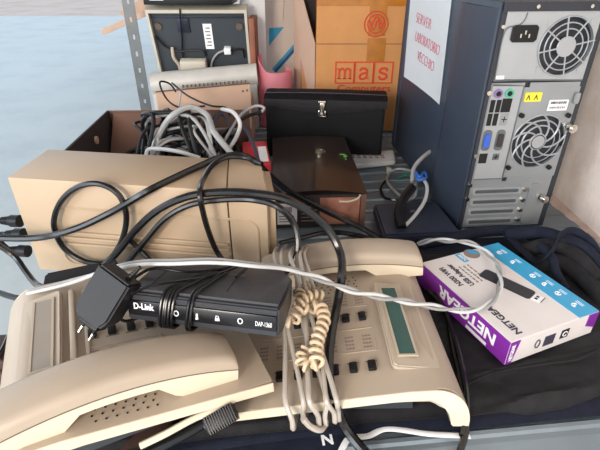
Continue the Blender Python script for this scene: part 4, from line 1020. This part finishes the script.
# ------------------------------------------------------------------ cables in the box
GC = 'cables in the brown box'
BZ = [
 ('thick light grey cable arching highest over the box', [(152, 160, .10), (158, 138, .15), (172, 116, .20), (190, 107, .215), (206, 114, .20), (214, 132, .18), (230, 152, .15), (240, 166, .13)], 0.0062, 'grey_cable'),
 ('white cable arch just under the highest grey one', [(148, 158, .10), (156, 140, .14), (170, 122, .175), (188, 112, .19), (204, 118, .18), (210, 140, .15), (211, 158, .12)], 0.0048, 'white_cable'),
 ('white cable lying low in front, ending at the right', [(146, 156, .13), (148, 150, .14), (160, 149, .145), (180, 152, .145), (200, 158, .13)], 0.0042, 'white_cable'),
 ('grey cable arch at the left rim of the tangle', [(146, 150, .09), (152, 138, .13), (164, 124, .15), (176, 118, .15), (184, 126, .13)], 0.0040, 'grey_cable'),
 ('small pale loop in the middle of the tangle', [(163, 150, .11), (166, 140, .13), (176, 136, .14), (186, 141, .13), (200, 158, .10)], 0.0036, 'white_cable'),
 ('pale cable leaning to the right edge of the tangle', [(222, 109, .19), (234, 113, .19), (240, 124, .17), (236, 138, .14), (228, 150, .11)], 0.0046, 'white_cable'),
 ('upright black cable in the middle of the tangle', [(192, 158, .09), (194, 140, .13), (198, 122, .16), (204, 112, .17)], 0.0042, 'black'),
 ('black cable running diagonally through the tangle', [(172, 158, .09), (186, 142, .12), (202, 128, .14), (222, 112, .15)], 0.0045, 'black'),
 ('second black diagonal, nearer the right', [(200, 158, .10), (214, 144, .12), (228, 130, .14), (248, 116, .16), (262, 112, .17)], 0.0042, 'black'),
 ('black cable bowed low across the tangle', [(150, 148, .10), (170, 143, .12), (200, 136, .13), (222, 134, .13), (238, 140, .11)], 0.0036, 'black'),
 ('black cable on the left sinking into the box', [(158, 160, .09), (162, 146, .12), (172, 130, .14), (180, 120, .13)], 0.0048, 'black'),
 ('dark grey loop standing at the right of the tangle', [(224, 158, .09), (216, 140, .13), (214, 124, .16), (222, 114, .17), (230, 126, .15), (228, 146, .11)], 0.0038, 'ink'),
 ('dark cable curling round under the white arch', [(176, 156, .09), (180, 138, .12), (190, 128, .14), (200, 134, .13), (204, 152, .09)], 0.0042, 'ink'),
 ('grey cable turning down at the right of the box', [(262, 112, .17), (264, 108, .18), (256, 106, .18), (244, 112, .17), (232, 128, .15), (220, 150, .11)], 0.0034, 'grey_cable'),
 ('thin black wire rising from the box to the pale carton', [(176, 92, .2), (170, 84, .22), (160, 82, .23), (166, 98, .2), (182, 108, .19), (205, 106, .19)], 0.0022, 'black'),
 ('thin black wire over the pale carton edge', [(172, 83, .22), (190, 97, .21), (212, 106, .2), (226, 108, .19), (230, 116, .17)], 0.0022, 'black'),
 ('thin white wire standing in front of the pale carton', [(178, 112, .18), (180, 100, .19), (181, 90, .2)], 0.0024, 'white_cable'),
]
for l_, pts, r_, mm in BZ: cable('cable', l_, pts, r_, mm, GC)
for k in range(34):       # arcs that fill the box
    ax_, ay_ = random.uniform(0.12, 0.30), random.uniform(0.03, 0.12); bx_, by_ = random.uniform(0.09, 0.32), random.uniform(0.18, 0.30)
    hh = random.uniform(0.10, 0.19); m1 = Vector((ax_*.75+bx_*.25+random.uniform(-.03, .03), ay_*.7+by_*.3, hh)); m2 = Vector((ax_*.25+bx_*.75+random.uniform(-.03, .03), ay_*.3+by_*.7, hh*random.uniform(.75, 1.05)))
    m3 = (m1+m2)/2 + Vector((random.uniform(-.05, .05), 0, 0.012))
    pts = [CM @ Vector(p) for p in ((ax_, ay_, 0.03), (ax_+random.uniform(-.02, .02), ay_, 0.08), m1, m3, m2, (bx_+random.uniform(-.02, .02), by_, 0.08), (bx_, by_, 0.03))]
    g_ = k % 4
    if g_ == 0: cable('cable', 'grey cable arc among the black ones in the brown box', pts, random.choice((0.003, 0.0038)), 'grey_cable', 'grey arcs in the brown box')
    else: cable('cable', 'black cable arc in the tangle of the brown box', pts, random.choice((0.0034, 0.004, 0.0046)), 'black', 'black arcs in the brown box')
for k in range(10):
    x0, y0 = random.uniform(0.06, 0.29), random.uniform(0.06, 0.26); a = random.uniform(0, 6.28); rr = random.uniform(0.04, 0.06)
    pts = [CM @ Vector((min(cw-0.02, max(0.02, x0+rr*math.cos(a+t*0.75))), min(cd-0.02, max(0.02, y0+rr*math.sin(a+t*0.75))), 0.04+0.06*math.sin(t/9*math.pi))) for t in range(10)]
    cable('cable', 'dark cable loop lying deep in the brown box', pts, 0.005, 'black', 'dark loops deep in the brown box')

# ------------------------------------------------------------------ the long black cables in front
cable('power_cable', 'long black cable from the left edge over the beige unit into the cable box',
      [(-30, 236, 'U', .03), (0, 238, 'U', .030), (40, 237.5, 'U', .028), (75, 229, 'U', .024), (110, 213, 'U', .018), (150, 190, 'U', .012), (170, 180, .186), (200, 166, .188), (222, 157, .190), (240, 155, .190), (256, 162, .186), (266, 172, .16), (290, 192, .10), (330, 213, .05), (360, 227, .03), (382, 240, .02)], 0.0056, 'black_cable')
cable('power_cable', 'thick black cable looping on the beige unit then sweeping down over the telephone',
      [(104, 264, 'U', .012), (84, 261, 'U', .012), (64, 248, 'U', .012), (54, 226, 'U', .012), (60, 203, 'U', .012), (78, 187, 'U', .012), (100, 184, 'U', .014), (118, 194, 'U', .016), (126, 212, 'U', .017), (124, 234, 'U', .018), (114, 254, 'U', .02), (98, 270, 'U', .022)], 0.0046, 'black_cable')
cable('power_cable', 'heaviest black cable rising over the beige unit and falling over the key rows',
      [(98, 272, 'U', .03), (116, 254, 'U', .03), (134, 232, 'U', .03), (158, 210, 'U', .028), (186, 197, 'U', .026), (215, 192.5, 'U', .024), (250, 193, 'Y', .56), (285, 199, 'Y', .55), (312, 214, 'Y', .545), (330, 232, 'Y', .54), (340, 252, .123), (342, 272, .117), (338, 300, .088), (332, 330, .079), (329, 355, .074), (330, 385, .068), (336, 405, .052), (345, 427, .022), (356, 442, .014), (372, 460, .012)], 0.0058, 'black_cable')
cable('power_cable', 'black cable arching inside the heaviest one and ending behind the router',
      [(128, 262, 'U', .02), (146, 240, 'U', .02), (166, 218, 'U', .018), (190, 205, 'U', .016), (220, 200, 'U', .016), (254, 200, 'U', .022), (280, 208, 'Y', .545), (294, 224, 'Y', .54), (298, 244, 'Y', .53), (294, 262, 'Y', .52), (284, 274, 'Y', .51), (270, 280, .13)], 0.0046, 'black_cable')
cable('power_cable', 'black cable crossing upright over the beige unit from the cable box',
      [(262, 164, .186), (246, 158, .190), (228, 157, .194), (214, 164, .192), (204, 178, .187), (200, 195, 'U', .034), (203, 212, 'U', .036), (208, 230, 'U', .034), (216, 250, 'U', .03), (224, 262, 'U', .03)], 0.0044, 'black_cable')
cable('power_cable', 'black cable lying low on the deck in front of the dark carton', [(280, 243, .012), (300, 238, .008), (330, 232, .008), (362, 236, .008), (384, 242, .008)], 0.0045, 'black_cable')
cable('power_cable', 'dark cable coming out of the cable box beside the red package', [(236, 120, .16), (246, 130, .15), (254, 146, .14), (260, 164, .13), (272, 182, .10), (286, 196, .07)], 0.0042, 'ink')
cable('power_cable', 'black cable lying on the beige unit under the adapter', [(128, 238, 'U', .006), (140, 250, 'U', .008), (152, 262, 'U', .012)], 0.004, 'black_cable')

# plugs entering the unit's left end
for i, (pts, lab) in enumerate((
    ([(-20, 220, 'U', -.02), (0, 220.5, 'U', -.02), (16, 221, 'U', -.02)], 'upper black plug and cord in the left end of the beige unit'),
    ([(-30, 236, 'U', -.02), (-6, 238, 'U', -.02), (10, 250, 'U', -.02), (24, 251, 'U', -.02)], 'lowest black plug and cord in the left end of the beige unit'),
    ([(-20, 234, 'U', -.035), (0, 234, 'U', -.035), (20, 234, 'U', -.035)], 'middle black plug and cord in the left end of the beige unit'))):
    pp_ = [K(p) for p in pts]
    t = thing('power_plug', lab, 'plug', Matrix.Identity(4))
    bm = bm_new(); tube(bm, pp_, 0.0048, 8); obj('cord', bm, 'black_cable', t)
    bm = bm_new(); e = pp_[-1]; dr = (pp_[-1]-pp_[-2]).normalized()
    for k in range(5): cyl(bm, e-dr*(0.004+0.0045*(k+1)), e-dr*(0.0015+0.0045*(k+1)), 0.0068+0.0006*(4-k), 12)
    cyl(bm, e-dr*0.008, e+dr*0.008, 0.011, 12); obj('plug', bm, 'black', t)
cable('power_cable', 'grey sheened cable falling past the left end of the beige unit', [(-30, 236, .12), (-4, 244, .11), (14, 256, .09), (26, 272, .075), (36, 284, .072), (46, 288, .08)], 0.0044, 'black_cable')
cable('power_cable', 'black cable at the far left running towards the left telephone', [(-20, 286, .06), (0, 293, .06), (18, 298, .062), (34, 297, .066)], 0.0042, 'black_cable')
cable('power_cable', 'thin black cable at the left edge below the others', [(-10, 368, .05), (2, 350, .05), (10, 334, .05), (22, 322, .052)], 0.003, 'black_cable')
# black inline connector
cm0, cm1 = P(44, 284, .085), P(104, 268, .10)
IM = frame(cm0, cm1-cm0, Vector((0, 0.8, 0.6)))
ic = thing('cable_connector', 'flat black inline connector lying at the left end of the beige unit', 'connector', IM)
b = bmesh.new(); ll = (cm1-cm0).length; prism_z(b, [(0, -0.012), (ll, -0.007), (ll, 0.007), (0.006, 0.012)], -0.009, 0.009); bmesh.ops.bevel(b, geom=b.edges[:], offset=0.003, segments=2, affect='EDGES')
bm = bm_new(); merge(bm, b); obj('shell', bm, 'black', ic)
bm = bm_new(); cyl(bm, (ll-0.004, 0, 0), (ll+0.018, 0.004, 0), 0.006, 12, 0.0045); obj('strain_relief', bm, 'black', ic)

# twisted pale pair across everything
base = [(28, 292, .098), (50, 287, .104), (80, 279, .112), (110, 269, .155), (140, 263, .168), (175, 262, .172), (215, 261, .172), (255, 265, .165), (290, 269, .145), (320, 279, .125), (350, 290, .108), (380, 297, .098), (405, 301, .090), (430, 306, .078), (455, 310, .07), (478, 309, .068), (494, 299, .068), (500, 284, .068), (497, 266, .068), (486, 252, .066), (470, 243, .064), (450, 241, .055), (432, 240, .045), (418, 244, .03)]
cc = catmull([K(p) for p in base], 10)
def offset_line(sgn, pitch, amp):
    out = []; s = 0
    for i, p in enumerate(cc):
        if i: s += (cc[i]-cc[i-1]).length
        t = (cc[min(i+1, len(cc)-1)]-cc[max(i-1, 0)]).normalized(); n = t.cross(Vector((0, 0, 1))).normalized(); k = n.cross(t)
        am = amp if s > 0.30 else amp*1.3; ph = (s-0.40)/pitch*2*math.pi if s > 0.40 else 0
        out.append(p + (n*math.cos(ph)+k*math.sin(ph))*am*sgn)
    return out
bm = bm_new(); tube(bm, offset_line(1, 0.080, 0.0026), 0.0024, 8, raw=True); solid('twisted_cable', 'white strand of the twisted pair crossing both telephones and looping on the white box', 'cable', bm, 'white_cable')
bm = bm_new(); tube(bm, offset_line(-1, 0.080, 0.0026), 0.0022, 8, raw=True); solid('twisted_cable', 'grey strand of the twisted pair crossing both telephones and looping on the white box', 'cable', bm, 'grey_cable')

# grey flat cords wound round the right telephone
GW_ = 'grey cord turns round the right telephone'
turns = [((274, 262), (272, 300), (285, 365), (292, 428)), ((281, 258), (279, 300), (294, 370), (303, 421)), ((290, 256), (296, 310), (303, 370), (318, 424)), ((297, 256), (288, 310), (311, 375), (325, 423)), ((304, 254), (300, 300), (318, 372), (334, 421)), ((300, 255), (307, 310), (322, 385), (338, 419))]
for i, (a_, b_, c_, d_) in enumerate(turns):
    lift = 0.003*(i % 3); x0, x1 = a_[0], d_[0]; w1 = (4, -3, 5, -6, 4, -3)[i]
    def X(v): t = (v-256)/(d_[1]-256); return x0+(x1-x0)*t + w1*math.sin(t*math.pi*1.6)
    pts = [P(x0+5, 246, .08), P(x0+2, 249, .112+lift)] + [P(X(v), v, z+lift) for v, z in ((256, .122), (268, .118), (282, .104), (300, .088), (330, .079), (360, .073), (385, .069), (402, .064))]
    pts += [P(x1, d_[1]-8, .050), P(x1+1, d_[1]+1, .036), P(x1+5, d_[1]-3, .022)]
    pts[-1].y += 0.02
    cable('flat_cable', ('flat grey cord turn round the right telephone, ' + ['leftmost', 'second from the left', 'third from the left', 'third from the right', 'second from the right', 'rightmost'][i] + ' at its front edge'), pts, 0.0031, 'flat_cable', GW_, 0.8)
cable('flat_cable', 'short cut end of grey cord bent under the front edge of the right telephone', [(303, 418, .058), (310, 426, .045), (320, 430, .035), (326, 424, .03)], 0.0034, 'flat_cable')
# coiled handset cord
hc = [K(p) for p in [(308, 286, .098), (300, 296, .100), (306, 310, .102), (318, 306, .104), (324, 318, .102), (318, 338, .098), (316, 352, .095), (318, 366, .092)]]
hl = catmull(hc, 14)
def coil(line, rad, pitch, r_, bm):
    out = []; s = 0; u = Vector((0, 0, 1)); ph = 0
    dense = []
    for a_, b_ in zip(line, line[1:]):
        for k in range(6): dense.append(a_.lerp(b_, k/6))
    for i in range(1, len(dense)-1):
        t = (dense[i+1]-dense[i-1]).normalized(); s += (dense[i]-dense[i-1]).length
        n = t.cross(Vector((0, 0, 1))).normalized(); k = n.cross(t); ph = s/pitch*2*math.pi
        out.append(dense[i] + (n*math.cos(ph)+k*math.sin(ph))*rad)
    tube(bm, out, r_, 7, raw=True)
IV = PH1.inverted()
def coil_part(line, rad, pitch, r_):
    bm = bm_new(); coil([IV @ p for p in line], rad, pitch, r_, bm); obj('coiled_cord', bm, 'coil', ph1)
coil_part(hl, 0.0062, 0.0096, 0.0025)
coil_part(catmull([K(p) for p in [(322, 296, .10), (310, 296, .107), (300, 304, .108), (294, 320, .10), (286, 322, .098)]], 12), 0.006, 0.0094, 0.0024)
coil_part(catmull([K(p) for p in [(318, 362, .09), (310, 366, .085), (302, 362, .083), (304, 350, .083)]], 12), 0.006, 0.0094, 0.0023)

# cables at the right of the telephone
cable('power_cable', 'outer black cable curving down between telephone and white box', [(428, 290, .03), (442, 305, .022), (455, 340, .020), (464, 378, .020), (467, 410, .016), (466, 430, .012), (460, 452, .010)], 0.0040, 'black_cable')
cable('power_cable', 'inner black cable hugging the right edge of the telephone', [(436, 292, .03), (446, 312, .020), (452, 342, .018), (460, 380, .018), (464, 412, .016), (462, 436, .012)], 0.0036, 'black_cable')
# things between the telephones at the bottom
cable('telephone_cable', 'cream flat cord curving out from under the left telephone', [(140, 446, .045), (165, 434, .05), (195, 418, .056), (220, 408, .060), (238, 396, .062), (248, 384, .062)], 0.0036, 'cream', flat=0.7)
cable('telephone_cable', 'dark cable lying along the cream flat cord', [(150, 450, .03), (172, 440, .035), (192, 430, .04), (205, 422, .044)], 0.006, 'black_cable')
s0, s1 = P(206, 427, .046), P(236, 410, .060)
jm = frame(s0, s1-s0, Vector((0, 0.7, 0.7)))
jk = thing('usb_plug', 'black ribbed plug grip lying between the two telephones', 'plug', jm)
bm = bm_new(); ll = (s1-s0).length; rbox(bm, 0, ll, -0.009, 0.009, -0.006, 0.006, 0.003); obj('grip', bm, 'black', jk)
bm = bm_new()
for k in range(12): box(bm, 0.003+k*ll/13, 0.0042+k*ll/13, -0.0095, 0.0095, -0.0066, 0.0066)
obj('ribs', bm, 'black_gloss', jk)
bm = bm_new(); cyl(bm, (-0.001, 0.001, 0), (0.0005, 0.001, 0), 0.004, 12); obj('end_screw', bm, 'phone_grey', jk)
bm = bm_new(); q = [P(118, 452, .03), P(150, 418, .03), P(215, 402, .03), P(200, 430, .03)]
g0 = [bm.verts.new(p) for p in q]; 
bm.faces.new(g0); geo = bmesh.ops.solidify(bm, geom=bm.faces[:], thickness=0.01); solid('leather_pouch', 'dark brown leather pouch under the left telephone', 'pouch', bm, 'leather_brown')
# brown thing at the left edge
bm = bm_new(); m = frame(Vector((-0.462, 0.385, TZ+0.0045)), (1, 0.1, 0), ez=(0, 0, 1)); rbox(bm, 0, 0.10, 0, 0.05, 0.0, 0.022, 0.006, 3, m); rbox(bm, 0.004, 0.10, 0.004, 0.055, 0.023, 0.042, 0.006, 3, m)
solid('leather_wallet', 'folded dark brown leather wallet at the left edge beside the telephone', 'wallet', bm, 'leather_brown')

# ------------------------------------------------------------------ light
w = bpy.data.worlds.new('sky'); bpy.context.scene.world = w; w.use_nodes = True
bgn = w.node_tree.nodes['Background']
tcn = w.node_tree.nodes.new('ShaderNodeTexCoord'); sp_ = w.node_tree.nodes.new('ShaderNodeSeparateXYZ'); rr_ = w.node_tree.nodes.new('ShaderNodeValToRGB')
w.node_tree.links.new(tcn.outputs['Generated'], sp_.inputs[0]); w.node_tree.links.new(sp_.outputs['Z'], rr_.inputs['Fac'])
rr_.color_ramp.elements[0].color = (0.80, 0.86, 0.92, 1); rr_.color_ramp.elements[1].color = (0.62, 0.78, 1.0, 1)
w.node_tree.links.new(rr_.outputs['Color'], bgn.inputs['Color'])
mr = w.node_tree.nodes.new('ShaderNodeMapRange')        # the open side of the hall is to the left
mr.inputs['From Min'].default_value = -1.0; mr.inputs['From Max'].default_value = 0.6; mr.inputs['To Min'].default_value = 3.1; mr.inputs['To Max'].default_value = 0.75
w.node_tree.links.new(sp_.outputs['X'], mr.inputs['Value']); w.node_tree.links.new(mr.outputs['Result'], bgn.inputs['Strength'])
def area(name, loc, target, size, power, color, sy=None):
    l = bpy.data.lights.new(name, 'AREA'); l.energy = power; l.color = color; l.size = size
    if sy: l.shape = 'RECTANGLE'; l.size_y = sy
    o = bpy.data.objects.new(name, l); col.objects.link(o); o.location = loc
    o.rotation_euler = (Vector(target)-Vector(loc)).to_track_quat('-Z', 'Y').to_euler()
    return o
area('warm_key_light', (-0.9, -1.7, 1.65), (0.0, 0.6, 0.95), 0.7, 64, (1.0, 0.90, 0.79), 0.8)  # warm key from behind the camera; its source is unseen
area('side_fill_light', (-2.1, -0.9, 1.75), (0.3, 0.8, 1.0), 0.9, 26, (0.90, 0.95, 1.0), 1.0)  # cool fill added on the left to brighten wall and paper

cam = bpy.data.cameras.new('camera'); cam.sensor_width = 36; cam.lens = 27; cam.clip_start = 0.02; cam.clip_end = 200
co = bpy.data.objects.new('camera', cam); col.objects.link(co); co.location = EYE; co.rotation_euler = (R(60), 0, 0)
sc = bpy.context.scene; sc.camera = co
sc.view_settings.view_transform = 'Standard'; sc.view_settings.look = 'None'; sc.view_settings.gamma = 1; sc.view_settings.exposure = -0.08
